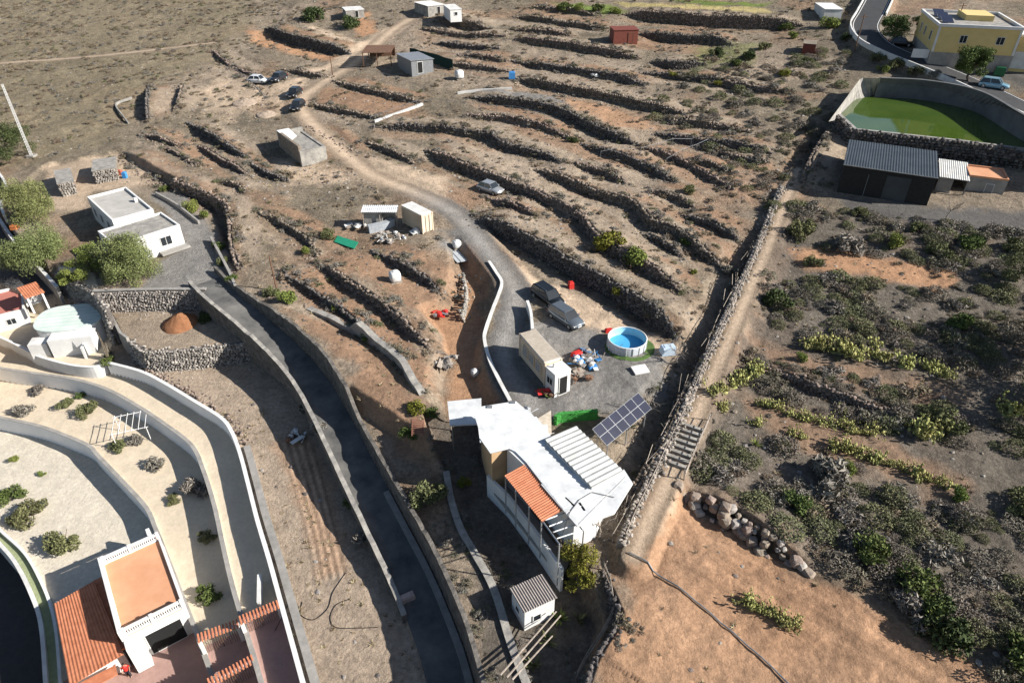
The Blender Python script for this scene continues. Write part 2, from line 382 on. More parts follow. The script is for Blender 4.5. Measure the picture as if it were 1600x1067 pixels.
PAD(U([(70,262),(185,240),(240,272),(330,332),(353,385),(368,425),(345,450),(322,453),(200,454),(146,456),(95,425),(40,340),(45,290)], -.4), -.4, margin=.5)
LANE = U([(-40,330),(5,345),(30,388),(90,452),(60,462),(0,440),(-60,430)], -2.6)
PAD(U([(-40,330),(5,345),(30,388),(90,452),(60,462),(0,440),(-60,430)], -2.6), -3.0, margin=.3)
# --- the sunken brown lane, the plot left of the white-roofed house and the gully
PAD(U([(716,392),(742,400),(757,418),(764,440),(757,468),(747,500),(744,530),(750,562),(764,598),(775,632),(740,660),(694,645),(690,600),(705,565),(692,520),(675,500),(705,485),(724,440)], -1.3), -1.35, margin=1.5)
PAD(U([(668,660),(745,655),(762,715),(800,785),(872,888),(905,925),(930,985),(905,1090),(880,1250),(835,1250),(800,1040),(770,960),(735,870),(712,790),(690,720)], -2.2), -2.2, margin=.6)
wb = resample(U([(697,735),(705,780),(720,825),(740,860),(770,915),(797,1000),(812,1040),(835,1100),(880,1250)], -1.4), .4)
PAD(np.vstack([offset(road_c, 1.5)[2:][int(len(roadwall)*.46):, :2], wb[::-1]]), -1.7, margin=1.0)
# --- pond, shed yard, upper road
ZW = 8.2
pond = UA([(1311,182),(1336,156),(1372,148),(1450,155),(1520,170),(1600,190),(1700,222),(1700,246),(1600,236),(1500,223),(1400,212),(1336,205)], ZW)
upper_px = [(1385,-30),(1372,0),(1362,20),(1352,42),(1366,64),(1400,82),(1440,98),(1490,118),(1540,140),(1590,164),(1700,215)]
up = U(upper_px, 1.2); upper_c = resample(np.c_[up, B(up[:, 0], up[:, 1])+1.2], .6)
PAD(U([(1290,300),(1470,325),(1700,330),(1700,375),(1560,372),(1440,345),(1330,322)], .1), .1, margin=1.5)
PAD(U([(1372,30),(1440,18),(1700,40),(1700,170),(1580,115),(1460,100),(1390,76)], .3), .3, margin=2)
PAD(pond, z=ZW-1.2, margin=.3)
path_px = [(992,868),(1012,815),(1042,752),(1062,705),(1088,650),(1112,592),(1142,522),(1168,462),(1202,382),(1228,312),(1248,262)]
pdz = np.r_[np.full(len(path_px)-3, .9), .6, .3, 0.]; ph = U(path_px, pdz); path_c = resample(np.c_[ph, B(ph[:, 0], ph[:, 1])+pdz], .5)
track_px = [(640,30),(612,48),(585,72),(548,102),(500,132),(474,152),(472,172),(500,205),(535,236),(580,272),(640,297),(700,325),(735,358),(770,400),(800,440),(806,470),(795,510),(785,550),(800,590),(825,620),(835,640)]
tk = U(track_px, .1); track_c = resample(np.c_[tk, B(tk[:, 0], tk[:, 1])+.05], .6)
hill_px = [(-60,106),(0,99),(100,92),(180,85),(260,76),(345,66)]
hl = U(hill_px, 0); hill_c = resample(np.c_[hl, B(hl[:, 0], hl[:, 1])], .8)
ROADS = [(track_c, 1.9, 1.2), (path_c, 1.0, .7), (upper_c, 2.6, 1.0), (hill_c, 1.3, 2.0), (road_c, 1.6, .12)]

def H(X, Y, fine=True):
    X = np.asarray(X, float); Y = np.asarray(Y, float); sh = X.shape; X = X.ravel(); Y = Y.ravel(); Z = B(X, Y)
    for P, h, L, *_ in TERR:
        k = np.nonzero(sub(X, Y, P, L))[0]
        if not len(k): continue
        d, s, arc, tot = seg_dist(X[k], Y[k], P); sd_ = d*s
        e = np.clip(np.minimum(arc, tot-arc)/min(5.0, tot*.3), 0, 1)
        Z[k] += e*np.clip(sd_/.12, -1, 1)*h/2*np.clip(1-d/L, 0, 1)
    Z += (fbm(X*.35, Y*.35, 3)-.5)*.5+(fbm(X*1.6, Y*1.6, 5, 3)-.44)*.16
    for P, dz, z, mg in PADS:
        k = np.nonzero(sub(X, Y, P, mg+.1))[0]
        if not len(k): continue
        w = poly_w(X[k], Y[k], P, mg); lev = (B(X[k], Y[k])+dz) if z is None else z
        Z[k] = Z[k]*(1-w)+w*(lev+(fbm(X[k]*1.1, Y[k]*1.1, 9, 3)-.44)*.07)
    for C, hw, mg in ROADS:
        k = np.nonzero(sub(X, Y, C, hw+mg))[0]
        if not len(k): continue
        d, s, arc, tot = seg_dist(X[k], Y[k], C[::2] if len(C) > 60 else C); m = d < hw+mg
        k = k[m]; d = d[m]; arc = arc[m]
        s_ = np.concatenate([[0], np.cumsum(np.linalg.norm(np.diff(C[:, :2], axis=0), axis=1))])
        lev = np.interp(arc, s_*(tot/s_[-1]), C[:, 2]); w = np.clip(1-(d-hw)/mg, 0, 1)
        Z[k] = Z[k]*(1-w)+w*(lev-.03)
    return Z.reshape(sh)
# raster copy of H for quick look-ups
GX0, GX1, GY0, GY1, GS = -190., 190., 4., 300., .4
gx = np.arange(GX0, GX1, GS); gy = np.arange(GY0, GY1, GS)
RZ = H(*np.meshgrid(gx, gy))
def hz(x, y):
    x = np.asarray(x, float); y = np.asarray(y, float)
    u = np.clip((x-GX0)/GS, 0, len(gx)-1.001); v = np.clip((y-GY0)/GS, 0, len(gy)-1.001); i = u.astype(int); j = v.astype(int); a = u-i; b = v-j
    r = (RZ[j, i]*(1-a)+RZ[j, i+1]*a)*(1-b)+(RZ[j+1, i]*(1-a)+RZ[j+1, i+1]*a)*b
    out = (x < GX0) | (x > GX1) | (y < GY0) | (y > GY1)
    return np.where(out, B(x, y), r)
def G(px, py): return Vector(hit(px, py, hz))      # the point of the ground seen there
def GZ(px, py, h): return Vector(hit(px, py, lambda x, y: hz(x, y)+h))
def scale_at(p):                                   # photo pixels per metre
    return FPX/((Vector(p)-cam.location).dot(Vector((0, cth, -sth))))

# ------------------------------------------------------------------ ground colours by what the ground is made of; black holds deep shade
SOIL = dict(field=(.33, .26, .195), hill=(.20, .165, .108), scrub=(.185, .152, .11), brown=(.255, .162, .104), orange=(.355, .205, .118), grey=(.20, .188, .172), sand=(.46, .352, .252),
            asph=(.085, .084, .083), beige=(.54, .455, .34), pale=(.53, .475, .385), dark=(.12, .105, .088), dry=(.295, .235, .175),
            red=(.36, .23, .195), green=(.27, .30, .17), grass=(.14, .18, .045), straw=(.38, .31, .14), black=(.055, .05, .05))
ZN = []
def Z_(kind, px, dz=0, soft=1.0, w=1.0, world=None): ZN.append((kind, np.array(world) if world is not None else U(px, dz), soft, w))
Z_('hill', [(-400,-40),(420,-40),(380,60),(300,110),(220,150),(180,220),(60,250),(-400,320)], 0, 6, .85)
Z_('sand', [(330,118),(420,130),(460,150),(440,175),(400,165),(360,190),(310,160)], 0, 3, .8)
Z_('sand', [(440,250),(600,272),(600,290),(450,285)], 0, 2, .8)
Z_('orange', [(385,48),(420,48),(545,88),(540,98),(470,84),(395,66)], 0, 1.5)
Z_('orange', [(545,22),(575,20),(590,50),(560,60)], 0, 1.5)
Z_('sand', [(470,35),(540,60),(555,70),(500,60)], 0, 1.5)
Z_('brown', [(490,135),(560,140),(655,160),(640,178),(560,178),(500,165)], 0, 1.5)
Z_('sand', [(480,120),(540,100),(620,55),(640,40),(600,45),(500,105),(420,140),(470,150)], 0, 1.5)
Z_('dry', [(700,190),(800,185),(900,215),(1000,240),(900,250),(800,215)], 0, 2)
Z_('orange', [(872,150),(920,155),(1020,190),(1030,200),(960,205),(900,175)], 0, 1.5, .75)
Z_('grey', [(745,140),(870,148),(878,165),(800,158)], 0, 1)
Z_('brown', [(735,160),(800,160),(900,195),(895,212),(800,178)], 0, 1.5)
Z_('dry', [(700,205),(800,240),(900,300),(1060,430),(1040,440),(900,335),(700,240)], 0, 2)
Z_('brown', [(1000,60),(1120,64),(1100,88),(960,72)], 0, 2, .7)
Z_('brown', [(940,290),(1000,305),(1160,385),(1150,412),(1060,355),(990,310)], 0, 1.5, .8)
Z_('grass', [(865,6),(960,8),(975,20),(940,26),(880,16)], 0, 2)
Z_('straw', [(960,4),(1200,12),(1200,24),(980,12)], 0, 1.5)
Z_('grass', [(1050,0),(1200,6),(1200,12),(1060,5)], 0, 1.5)
Z_('grass', [(1080,70),(1180,68),(1170,100),(1090,105)], 0, 3, .5)
Z_('brown', [(580,200),(700,203),(780,228),(770,235),(690,212),(590,215)], 0, 1.5, .5)
Z_('brown', [(800,190),(900,215),(985,245),(975,262),(890,238),(800,205)], 0, 1.2, .8)
Z_('brown', [(1010,232),(1110,262),(1190,300),(1180,320),(1090,285),(1010,250)], 0, 1.2, .6)
Z_('brown', [(1120,245),(1210,250),(1215,262),(1150,262)], 0, 1.2, .6)
Z_('dry', [(800,72),(900,84),(1000,100),(990,112),(880,98),(800,88)], 0, 1.2, .8)
Z_('dry', [(700,30),(800,32),(900,42),(890,50),(800,40)], 0, 1.2, .8)
Z_('dry', [(860,120),(960,140),(1060,158),(1050,164),(950,146),(860,126)], 0, 1, .8)
Z_('dry', [(780,270),(850,290),(940,340),(1040,420),(1020,425),(930,362),(850,305),(780,280)], 0, 1.5, .9)
Z_('dry', [(790,322),(860,345),(960,410),(1060,490),(1050,495),(940,425),(850,370),(790,340)], 0, 1.2, .8)
Z_('dry', [(250,140),(275,140),(262,180),(240,180)], 0, 1, .9)
Z_('brown', [(300,190),(380,235),(430,260),(420,275),(340,235)], 0, 1.5, .7)
Z_('brown', [(200,235),(300,280),(350,305),(340,315),(240,275)], 0, 1.5, .6)
Z_('sand', [(470,160),(500,195),(560,240),(640,262),(690,275),(700,300),(640,300),(570,275),(500,220),(465,185)], 0, 1.5, .9)
Z_('sand', [(560,262),(700,270),(705,295),(690,318),(640,296),(580,280)], 0, 2, .8)
Z_('brown', [(700,285),(760,305),(735,325),(700,312)], 0, 1.5, .7)
Z_('sand', [(790,405),(850,430),(960,480),(1060,545),(1030,560),(960,520),(880,500),(830,460)], 0, 1.2)
Z_('grey', [(690,360),(740,355),(790,420),(800,470),(790,540),(840,640),(800,635),(770,560),(775,500),(785,440)], 0, 1.5)
Z_('grey', [(690,372),(735,372),(745,398),(715,400),(680,385)], 0, 1.5)
Z_('grey', [(800,500),(870,500),(940,515),(1050,560),(1040,610),(960,650),(870,650),(800,640),(780,590)], 0, 1.2)
Z_('asph', [(820,600),(870,615),(870,640),(820,645),(780,570)], 0, 1.5, .7)
Z_('brown', [(500,400),(560,395),(640,430),(700,470),(690,520),(620,480),(560,440)], 0, 1.5)
Z_('brown', [(440,430),(500,415),(600,480),(650,530),(690,600),(650,610),(600,540),(500,480)], 0, 1.5)
Z_('orange', [(712,392),(742,400),(765,440),(745,500),(744,530),(764,598),(775,640),(700,645),(690,600),(712,565),(660,495),(705,480),(726,440)], -1.3, 1.2, .9)
Z_('brown', [(440,480),(500,490),(580,520),(640,600),(680,680),(650,700),(590,650),(545,560)], 0, 1.2)
Z_('brown', [(540,590),(600,560),(650,620),(690,650),(680,720),(640,700)], 0, 1.2, .8)
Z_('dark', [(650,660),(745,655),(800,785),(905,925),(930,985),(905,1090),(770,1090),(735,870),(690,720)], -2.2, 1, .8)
Z_('dark', [(1185,305),(1300,330),(1600,370),(1700,380),(1700,1090),(1580,1090),(1440,960),(1260,850),(1060,740),(1110,600),(1165,480)], 0, 2.5, .75)
Z_('brown', [(1180,530),(1260,560),(1420,590),(1500,620),(1480,640),(1350,610),(1200,575)], 0, 2, .7)
Z_('brown', [(1150,620),(1250,640),(1350,670),(1500,750),(1480,790),(1350,730),(1200,690)], 0, 2, .75)
Z_('orange', [(1230,392),(1300,390),(1400,405),(1490,425),(1500,440),(1460,455),(1400,440),(1320,430),(1250,415)], 0, 1.5)
Z_('asph', [(1290,300),(1470,325),(1700,330),(1700,380),(1560,372),(1440,350),(1330,325)], .1, 1.5, .85)
Z_('orange', [(1010,770),(1060,775),(1160,830),(1260,890),(1330,935),(1430,985),(1560,1060),(1700,1150),(900,1150),(950,1010),(975,960),(955,900),(975,870)], 0, 1.2, .8)
Z_('sand', [(985,880),(1010,820),(1050,750),(1065,740),(1050,790),(1030,840)], 0, .8, .7)
Z_('asph', [(1372,30),(1440,70),(1560,92),(1700,100),(1700,170),(1580,118),(1460,100),(1390,76)], 1.3, 2, .8)
Z_('field', None, 0, .8, 1, PADS[6][0])
Z_('orange', [(430,690),(485,690),(530,780),(545,900),(500,905),(480,800)], -5.3, 1.0, .5)
Z_('orange', [(225,500),(300,485),(330,515),(260,528)], -2.8, 1.5, .5)
Z_('dry', None, 0, .5, 1, PADS[5][0])
Z_('sand', [(70,262),(185,240),(250,285),(150,300),(130,330),(70,330)], -.4, 1.5, .8)
Z_('grey', [(235,300),(280,300),(353,380),(368,425),(345,452),(215,454),(240,420),(290,380)], -.4, .8)
Z_('beige', None, 0, .15, 1, PADS[3][0])
Z_('beige', None, 0, .15, 1, PADS[2][0])
Z_('pale', None, 0, .15, 1, PADS[0][0])
Z_('beige', None, 0, .15, 1, PADS[4][0])
Z_('black', None, 0, .1, 1, PADS[1][0])  # near-black colour carries the deep shade below the green strip
Z_('green', None, 0, .05, 1, np.vstack([lowcurve[:, :2], lowcurve2[::-1, :2]]))
Z_('red', [(302,1010),(440,950),(490,1100),(330,1100)], -7.5, .1)
Z_('red', [(98,1065),(190,1000),(300,972),(345,1100),(90,1140)], -9.6, .1)
Z_('asph', None, 0, .3, 1, LANE)
SMOOTH = dict(beige=.22, pale=.35, red=.2, asph=.4, green=.3, black=.3, sand=.6, grey=.6, orange=.5, brown=.6, field=.7, dry=.7)
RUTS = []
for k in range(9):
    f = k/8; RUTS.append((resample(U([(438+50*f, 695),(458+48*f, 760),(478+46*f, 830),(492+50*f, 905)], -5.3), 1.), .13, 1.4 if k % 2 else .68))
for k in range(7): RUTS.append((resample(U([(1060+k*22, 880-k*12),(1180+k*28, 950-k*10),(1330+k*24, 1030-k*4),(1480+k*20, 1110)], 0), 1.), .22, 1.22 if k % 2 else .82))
def soil(X, Y):
    n = len(X); C = np.tile(np.array(SOIL['scrub']+(1.,)), (n, 1)); W_ = fbm(X*.06, Y*.06, 21)
    t = np.clip((W_-.38)/.25, 0, 1)[:, None]; C[:, :3] = C[:, :3]*(1-t)+np.array(SOIL['dry'])*.9*t
    t = np.clip((fbm(X*.11, Y*.11, 31)-.52)/.15, 0, 1)[:, None]*.6; C[:, :3] = C[:, :3]*(1-t)+np.array(SOIL['brown'])*t
    jit = (fbm(X*.5, Y*.5, 44, 3)-.44)
    for i, (P, h, L, lab, *_) in enumerate(TERR):          # worked strip of soil above and below each terrace wall
        if P[:, 1].max() < 50: continue
        k = np.nonzero(sub(X, Y, P, 7))[0]
        if not len(k): continue
        d, sg, arc, tot = seg_dist(X[k], Y[k], P); s_ = d*sg+jit[k]*1.6
        for lo, hi, kind, wt in ((.9, 4.2, ('brown', 'dry', 'brown', 'dry', 'dry')[i % 5], .9), (-4.0, -1.2, ('dry', 'brown', 'dry')[i % 3], .6)):
            a = (np.clip((s_-lo)/.7, 0, 1)*np.clip((hi-s_)/1.2, 0, 1)*np.clip(np.minimum(arc, tot-arc)/3, 0, 1)*wt)[:, None]
            C[k] = C[k]*(1-a)+np.array(SOIL[kind]+(.6,))*a
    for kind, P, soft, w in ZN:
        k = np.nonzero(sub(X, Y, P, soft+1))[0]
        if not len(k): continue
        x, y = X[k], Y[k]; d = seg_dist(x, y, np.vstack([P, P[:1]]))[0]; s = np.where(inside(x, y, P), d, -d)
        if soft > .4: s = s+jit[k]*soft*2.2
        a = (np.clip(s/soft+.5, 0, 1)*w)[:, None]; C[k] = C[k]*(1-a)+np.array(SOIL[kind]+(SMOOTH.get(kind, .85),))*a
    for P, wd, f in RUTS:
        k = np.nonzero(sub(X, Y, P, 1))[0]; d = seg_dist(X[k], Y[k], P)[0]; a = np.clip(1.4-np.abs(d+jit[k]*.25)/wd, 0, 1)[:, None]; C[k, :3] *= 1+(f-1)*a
    # dirt tracks
    for P, hw, kind in ((track_c, 1.9, 'sand'), (path_c, .95, 'sand'), (hill_c, 1.5, 'sand')):
        k = np.nonzero(sub(X, Y, P, hw+2))[0]; d, s, arc, tot = seg_dist(X[k], Y[k], P[::3])
        rut = .75+.25*np.cos(np.clip(d/hw, 0, 1)*math.pi*1.2)
        g = np.array(SOIL[kind]); g2 = np.array(SOIL['grey'])*1.35
        mix = np.clip((arc/tot-.62)/.08, 0, 1)[:, None] if P is track_c else np.zeros((len(k), 1))
        a = (np.clip((hw-d+jit[k]*1.2)/.6+.5, 0, 1))[:, None]*.9
        C[k] = C[k]*(1-a)+np.c_[(g*(1-mix)+g2*mix)*rut[:, None], np.full(len(k), .5)]*a
    return C

# the ground: one fan-shaped sheet, finer towards the viewer
ys = [-30.]
while ys[-1] < 340: ys.append(ys[-1]+max(.13, .0021*max(ys[-1], 20)**1.08))
while ys[-1] < 900: ys.append(ys[-1]+8)
ys = np.array(ys); NU = 820
uu = np.linspace(-1, 1, NU); half = np.maximum(ys, 18)*.92+22
XX = uu[None]*half[:, None]; YY = np.repeat(ys[:, None], NU, 1)
ZZ = H(XX, YY)
nr = len(ys); idx = np.arange(nr*NU).reshape(nr, NU)
Fq = np.stack([idx[:-1, :-1], idx[:-1, 1:], idx[1:, 1:], idx[1:, :-1]], -1).reshape(-1, 4)
me = npmesh('ground', np.stack([XX, YY, ZZ], -1).reshape(-1, 3), Fq, True)
ca = me.color_attributes.new('soil', 'FLOAT_COLOR', 'POINT')
cc = np.ones((nr*NU, 4), np.float32); cc[:] = soil(XX.ravel(), YY.ravel()); ca.data.foreach_set('color', cc.ravel())
gm = bpy.data.materials.new('hillside_soil'); gm.use_nodes = True
n, l = gm.node_tree.nodes, gm.node_tree.links; b = n['Principled BSDF']; b.inputs['Roughness'].default_value = .95; b.inputs['Specular IOR Level'].default_value = .15
at = n.new('ShaderNodeAttribute'); at.attribute_name = 'soil'
tc = n.new('ShaderNodeTexCoord'); prev = at.outputs['Color']
for sc_, lo, hi, rough in ((.12, .82, 1.18, .6), (.6, .72, 1.28, .65), (2.6, .6, 1.4, .7), (10.0, .75, 1.25, .75)):
    no = n.new('ShaderNodeTexNoise'); no.inputs['Scale'].default_value = sc_; no.inputs['Detail'].default_value = 6; no.inputs['Roughness'].default_value = rough
    l.new(tc.outputs['Object'], no.inputs['Vector'])
    mr = n.new('ShaderNodeMapRange'); mr.inputs[1].default_value = .32; mr.inputs[2].default_value = .68; mr.inputs[3].default_value = lo; mr.inputs[4].default_value = hi
    l.new(no.outputs['Fac'], mr.inputs[0])
    mo = n.new('ShaderNodeMix'); mo.inputs[2].default_value = 1.0; l.new(at.outputs['Alpha'], mo.inputs[0]); l.new(mr.outputs[0], mo.inputs[3])
    mx = n.new('ShaderNodeVectorMath'); mx.operation = 'SCALE'; l.new(prev, mx.inputs[0]); l.new(mo.outputs[0], mx.inputs['Scale']); prev = mx.outputs[0]
l.new(prev, b.inputs['Base Color'])
no = n.new('ShaderNodeTexNoise'); no.inputs['Scale'].default_value = 3.2; no.inputs['Detail'].default_value = 8; no.inputs['Roughness'].default_value = .75; l.new(tc.outputs['Object'], no.inputs['Vector'])
bp = n.new('ShaderNodeBump'); bp.inputs['Strength'].default_value = .75; bp.inputs['Distance'].default_value = .35; l.new(no.outputs['Fac'], bp.inputs['Height']); l.new(bp.outputs[0], b.inputs['Normal']); l.new(at.outputs['Alpha'], bp.inputs['Strength'])
link('ground', me, gm, kind='structure')

# asphalt and water
M_asph = mat('asphalt', (.06, .06, .06), .9, col2=(.165, .158, .145), scale=.45, bump=.2, bscale=25)
M_asph2 = mat('new_asphalt', (.035, .036, .038), .85, col2=(.055, .055, .056), scale=1.0, bump=.15, bscale=25)
def strip(name, C, hw, m, lift, a=0, b=None):
    C = C[a:b]; L = offset(C, hw); Rr = offset(C, -hw); K = 4; mb = MB()
    for j in range(K):
        q0 = L*(1-j/K)+Rr*(j/K); q1 = L*(1-(j+1)/K)+Rr*((j+1)/K)
        mb.sheet(q0[:, :2], q1[:, :2], q0[:, 2]+lift, q1[:, 2]+lift)
    return link(name, mb.mesh(name, True), m, kind='structure')
strip('asphalt_road', road_c, 1.62, M_asph, .05, 5)
strip('upper_road', upper_c, 2.5, M_asph2, .06)
for sgn in (-1, 1):
    e = offset(upper_c, 2.2*sgn); mb = MB(); a = offset(e, .06); c = offset(e, -.06)
    mb.sheet(a[:, :2], c[:, :2], a[:, 2]+.066, c[:, 2]+.066); link('edge_line', mb.mesh('edge_line'), M_white, bpy.data.objects['upper_road'])
M_water = mat('green_water', (.036, .068, .010), .03, col2=(.062, .10, .017), scale=.12, bump=.05, spec=.6, bscale=1.5)
bm_ = MB(); bm_.add(np.c_[pond, np.full(len(pond), ZW)], [tuple(range(len(pond)))[::-1]])
me = bm_.mesh('pond_water'); 
if me.polygons[0].normal.z < 0: me.flip_normals()
link('pond_water', me, M_water, kind='structure')
# ------------------------------------------------------------------ dry-stone terrace walls
def stone_face(P, zb, zt, face, size, seed, jitter=.06, thick=.55, caps=True):
    """stones packed over the downhill face (to the right of P) and along the top"""
    r = np.random.default_rng(seed); N = normals2(P); C = []; S = []
    s = np.concatenate([[0], np.cumsum(np.linalg.norm(np.diff(P[:, :2], axis=0), axis=1))])
    row = 0.0; hmax = float((zt-zb).max())
    while row < hmax+.1:
        t = np.arange(r.uniform(0, size), s[-1], size*1.12); t = t+r.uniform(-.25, .25, len(t))*size
        x = np.interp(t, s, P[:, 0]); y = np.interp(t, s, P[:, 1]); nx = np.interp(t, s, N[:, 0]); ny = np.interp(t, s, N[:, 1])
        lo = np.interp(t, s, zb); hi = np.interp(t, s, zt); z = lo+row+r.uniform(-.1, .1, len(t))*size; ok = z < hi+.06
        off = -(face+.10*(hi-z))+r.uniform(-jitter, jitter, len(t))
        C.append(np.stack([x+nx*off, y+ny*off, z], 1)[ok]); k = r.uniform(.42, .82, (ok.sum(), 3))*size; k[:, 2] *= .8; S.append(k)
        row += size*.78
    if caps:
        for off0 in (-.05, .3):
            t = np.arange(0, s[-1], size*1.15); off = off0+r.uniform(-.2, .2, len(t)); x = np.interp(t, s, P[:, 0]); y = np.interp(t, s, P[:, 1])
            nx = np.interp(t, s, N[:, 0]); ny = np.interp(t, s, N[:, 1]); ok = r.random(len(t)) < .35
            C.append(np.stack([x+nx*off, y+ny*off, np.interp(t, s, zt)+r.uniform(-.05, .16, len(t))], 1)[ok]); S.append(r.uniform(.38, .8, (ok.sum(), 3))*size)
    t = np.arange(0, s[-1], size*.9); ok = r.random(len(t)) < .55; t = t[ok]           # fallen stones at the foot
    off = -(face+r.exponential(.45, len(t))+.25); x = np.interp(t, s, P[:, 0]); y = np.interp(t, s, P[:, 1]); nx = np.interp(t, s, N[:, 0]); ny = np.interp(t, s, N[:, 1])
    X = x+nx*off; Y = y+ny*off; C.append(np.stack([X, Y, H(X, Y)+.03], 1)); S.append(r.uniform(.2, .6, (len(t), 3))*size)
    return np.vstack(C), np.vstack(S)
for i, (P0, h, L, label, kind, stones) in enumerate(TERR):
    P = resample(P0, .5); N = normals2(P)
    hiP = P+N*.55; loP = P-N*.75
    wob = (fbm(P[:, 0]*.5, P[:, 1]*.5, 60+i, 3)-.44)*.7
    zt = H(hiP[:, 0], hiP[:, 1])-.05+wob*.5; zb = np.minimum(H(loP[:, 0], loP[:, 1])-.05, zt-.15)
    org = (P[:, 0].mean(), P[:, 1].mean(), zb.min())
    if kind == 'boulder':
        root = thing('boulder_wall', 'row of big pale boulders along the upper edge of the orange field', 'boulder wall', org)
        r = np.random.default_rng(5); Q = resample(P0, .55); NQ = normals2(Q)
        zq = H((Q+NQ*.6)[:, 0], (Q+NQ*.6)[:, 1])
        for q, nq, z in zip(Q, NQ, zq):
            for lay in range(3):
                if r.random() < .12: continue
                off = -.25-.35*(2-lay)+r.uniform(-.25, .3); sz = r.uniform(.26, .72)
                c = np.array([[q[0]+nq[0]*off+r.uniform(-.3, .3), q[1]+nq[1]*off, z-1.35+lay*.5+r.uniform(-.15, .2)]])
                v = ICO2[0]*(1+.16*np.sin(ICO2[0][:, :1]*r.uniform(2, 5)+ICO2[0][:, 1:2]*r.uniform(2, 5)+r.uniform(0, 6)))*np.array([sz, sz*r.uniform(.7, 1), sz*r.uniform(.6, .9)])
                v = np.clip(v, -sz*.62, sz*.62); a = r.uniform(0, 6.28)
                v = np.stack([v[:, 0]*math.cos(a)-v[:, 1]*math.sin(a), v[:, 0]*math.sin(a)+v[:, 1]*math.cos(a), v[:, 2]], 1)
                link('boulder', npmesh('boulder', v, ICO2[1]), M_paleston if r.random() < .15 else M_stone2, root, tuple(c[0]-np.array(org)))
        continue
    if kind == 'c':
        mb = MB().ribbon(P, .7, zb-.3, zt+.25); solo('mortared_wall', mb, M_oldconc, label, 'wall'); continue
    root = link('terrace_wall', MB().ribbon(P+N*.12, .5, zb-.3, zt-.1).mesh('terrace_wall', False, org), M_stone, None, org, label=label, cat='stone wall')
    C, S = stone_face(P, zb, zt, .1, .36 if P0[:, 1].mean() > 60 else .28, 100+i)
    V, F = rocks_mesh(C-np.array(org), S, 200+i)
    link('stones', npmesh('stones', V, F), M_stone2 if i % 3 else M_stone, root, kind='stuff')

# ------------------------------------------------------------------ rendered and mortared walls
def wall(name, P, thick, zb, zt, m, label, cap=None, capm=None, cat='wall', ext=0):
    P = np.asarray(P)[:, :2]; zb = np.broadcast_to(zb, (len(P),)); zt = np.broadcast_to(zt, (len(P),))
    org = (P[:, 0].mean(), P[:, 1].mean(), float(np.min(zb)))
    o = link(name, MB().ribbon(P, thick, zb, zt).mesh(name, False, org), m, None, org, label=label, cat=cat)
    if cap: link('coping', MB().ribbon(P, thick+.05, zt+.002, zt+cap).mesh('coping', False, org), capm or M_conc, o)
    return o
M_roughwall = mat('rough_wall', (.05, .046, .042), .95, col2=(.19, .172, .15), scale=1.6, bump=.8, bscale=5)
M_bright = mat('bounce_lit_white', (.72, .72, .72), .7, col2=(.82, .82, .81), scale=.6, bump=.05)  # whiter albedo stands in for light bounced up from the pale ground
Bz = lambda P, dz: B(P[:, 0], P[:, 1])+dz
wall('white_wall', outer, .30, Bz(outer, -6.9), Bz(outer, -4.85), M_bright, 'outer white wall bordering the beige concrete drive on the dry field side', .08, M_white)
k = int(len(outer)*.42)
o2 = offset(outer, .75)[k:]
wall('grey_wall', o2, .62, Bz(o2, -5.8), Bz(o2, -4.75), M_conc, 'wide grey concrete wall cap between the drive and the dry field')
o3 = offset(outer, .62)[6:k]
C, S = stone_face(o3[::-1], Bz(o3, -5.4)[::-1], Bz(o3, -5.0)[::-1], 0, .3, 71)
V, F = rocks_mesh(C, S, 3); org = C.mean(0); link('rubble_edge', npmesh('rubble_edge', V-org, F), M_stone2, None, tuple(org), label='line of small stones on the field side of the curved white wall', kind='stuff')
inn = inner[:int(len(inner))]
wall('white_retaining_wall', inn, .32, Bz(inn, -8.5), Bz(inn, -6.12), M_bright, 'curved white retaining wall between the beige drive and the upper garden strip', .05, M_conc)
wall('white_retaining_wall', second, .32, Bz(second, -10.1), Bz(second, -7.72), M_bright, 'curved white retaining wall between the upper garden strip and the pale lower garden', .05, M_conc)
wall('white_kerb_wall', lowcurve, .3, Bz(lowcurve, -12.7), Bz(lowcurve, -9.25), M_oldwhite, 'curved white kerb wall on the dark lower side of the green strip')
wall('white_kerb_wall', lowcurve2, .22, Bz(lowcurve2, -9.9), Bz(lowcurve2, -9.2), M_white, 'curved white kerb wall between the green strip and the pale gravel garden')
uf = resample(upfront, .4)
wall('white_planter_wall', uf, .25, Bz(uf, -6.8), Bz(uf, -4.9), M_white, 'white front wall of the raised planter under the green-roofed building', .05, M_white)
pz = parapet[:, 2]; kk = int(len(parapet)*.80)
pp = parapet[:kk]; wall('road_parapet', pp, .36, np.minimum(pz[:kk]-.3, Bz(pp, -5.6)), pz[:kk]+.5+(fbm(pp[:, 0]*1.5, pp[:, 1]*1.5, 8)-.44)*.35, M_roughwall, 'pale-topped parapet wall along the lower left side of the asphalt road', .05, M_oldconc)
rw = roadwall; top = np.maximum(H(offset(rw, .8)[:, 0], offset(rw, .8)[:, 1])+.25, rw[:, 2]+.8)
wall('road_wall', rw, .34, rw[:, 2]-.3, top+(fbm(rw[:, 0]*1.6, rw[:, 1]*1.6, 5)-.44)*.6, M_roughwall, 'rough grey retaining wall on the uphill side of the asphalt road')
ft = offset(roadwall, -.55)[int(len(rw)*.62):]; wall('concrete_footing', ft, .5, ft[:, 2]-.2, ft[:, 2]+.28, M_conc, 'sloping grey concrete footing along the shaded lower stretch of the road', cat='footing')
wall('garden_wall', wb, .5, Bz(wb, -3.4), Bz(wb, -1.5), M_oldconc, 'thick grey garden wall left of the white hut, partly sunlit', .06, M_oldconc)
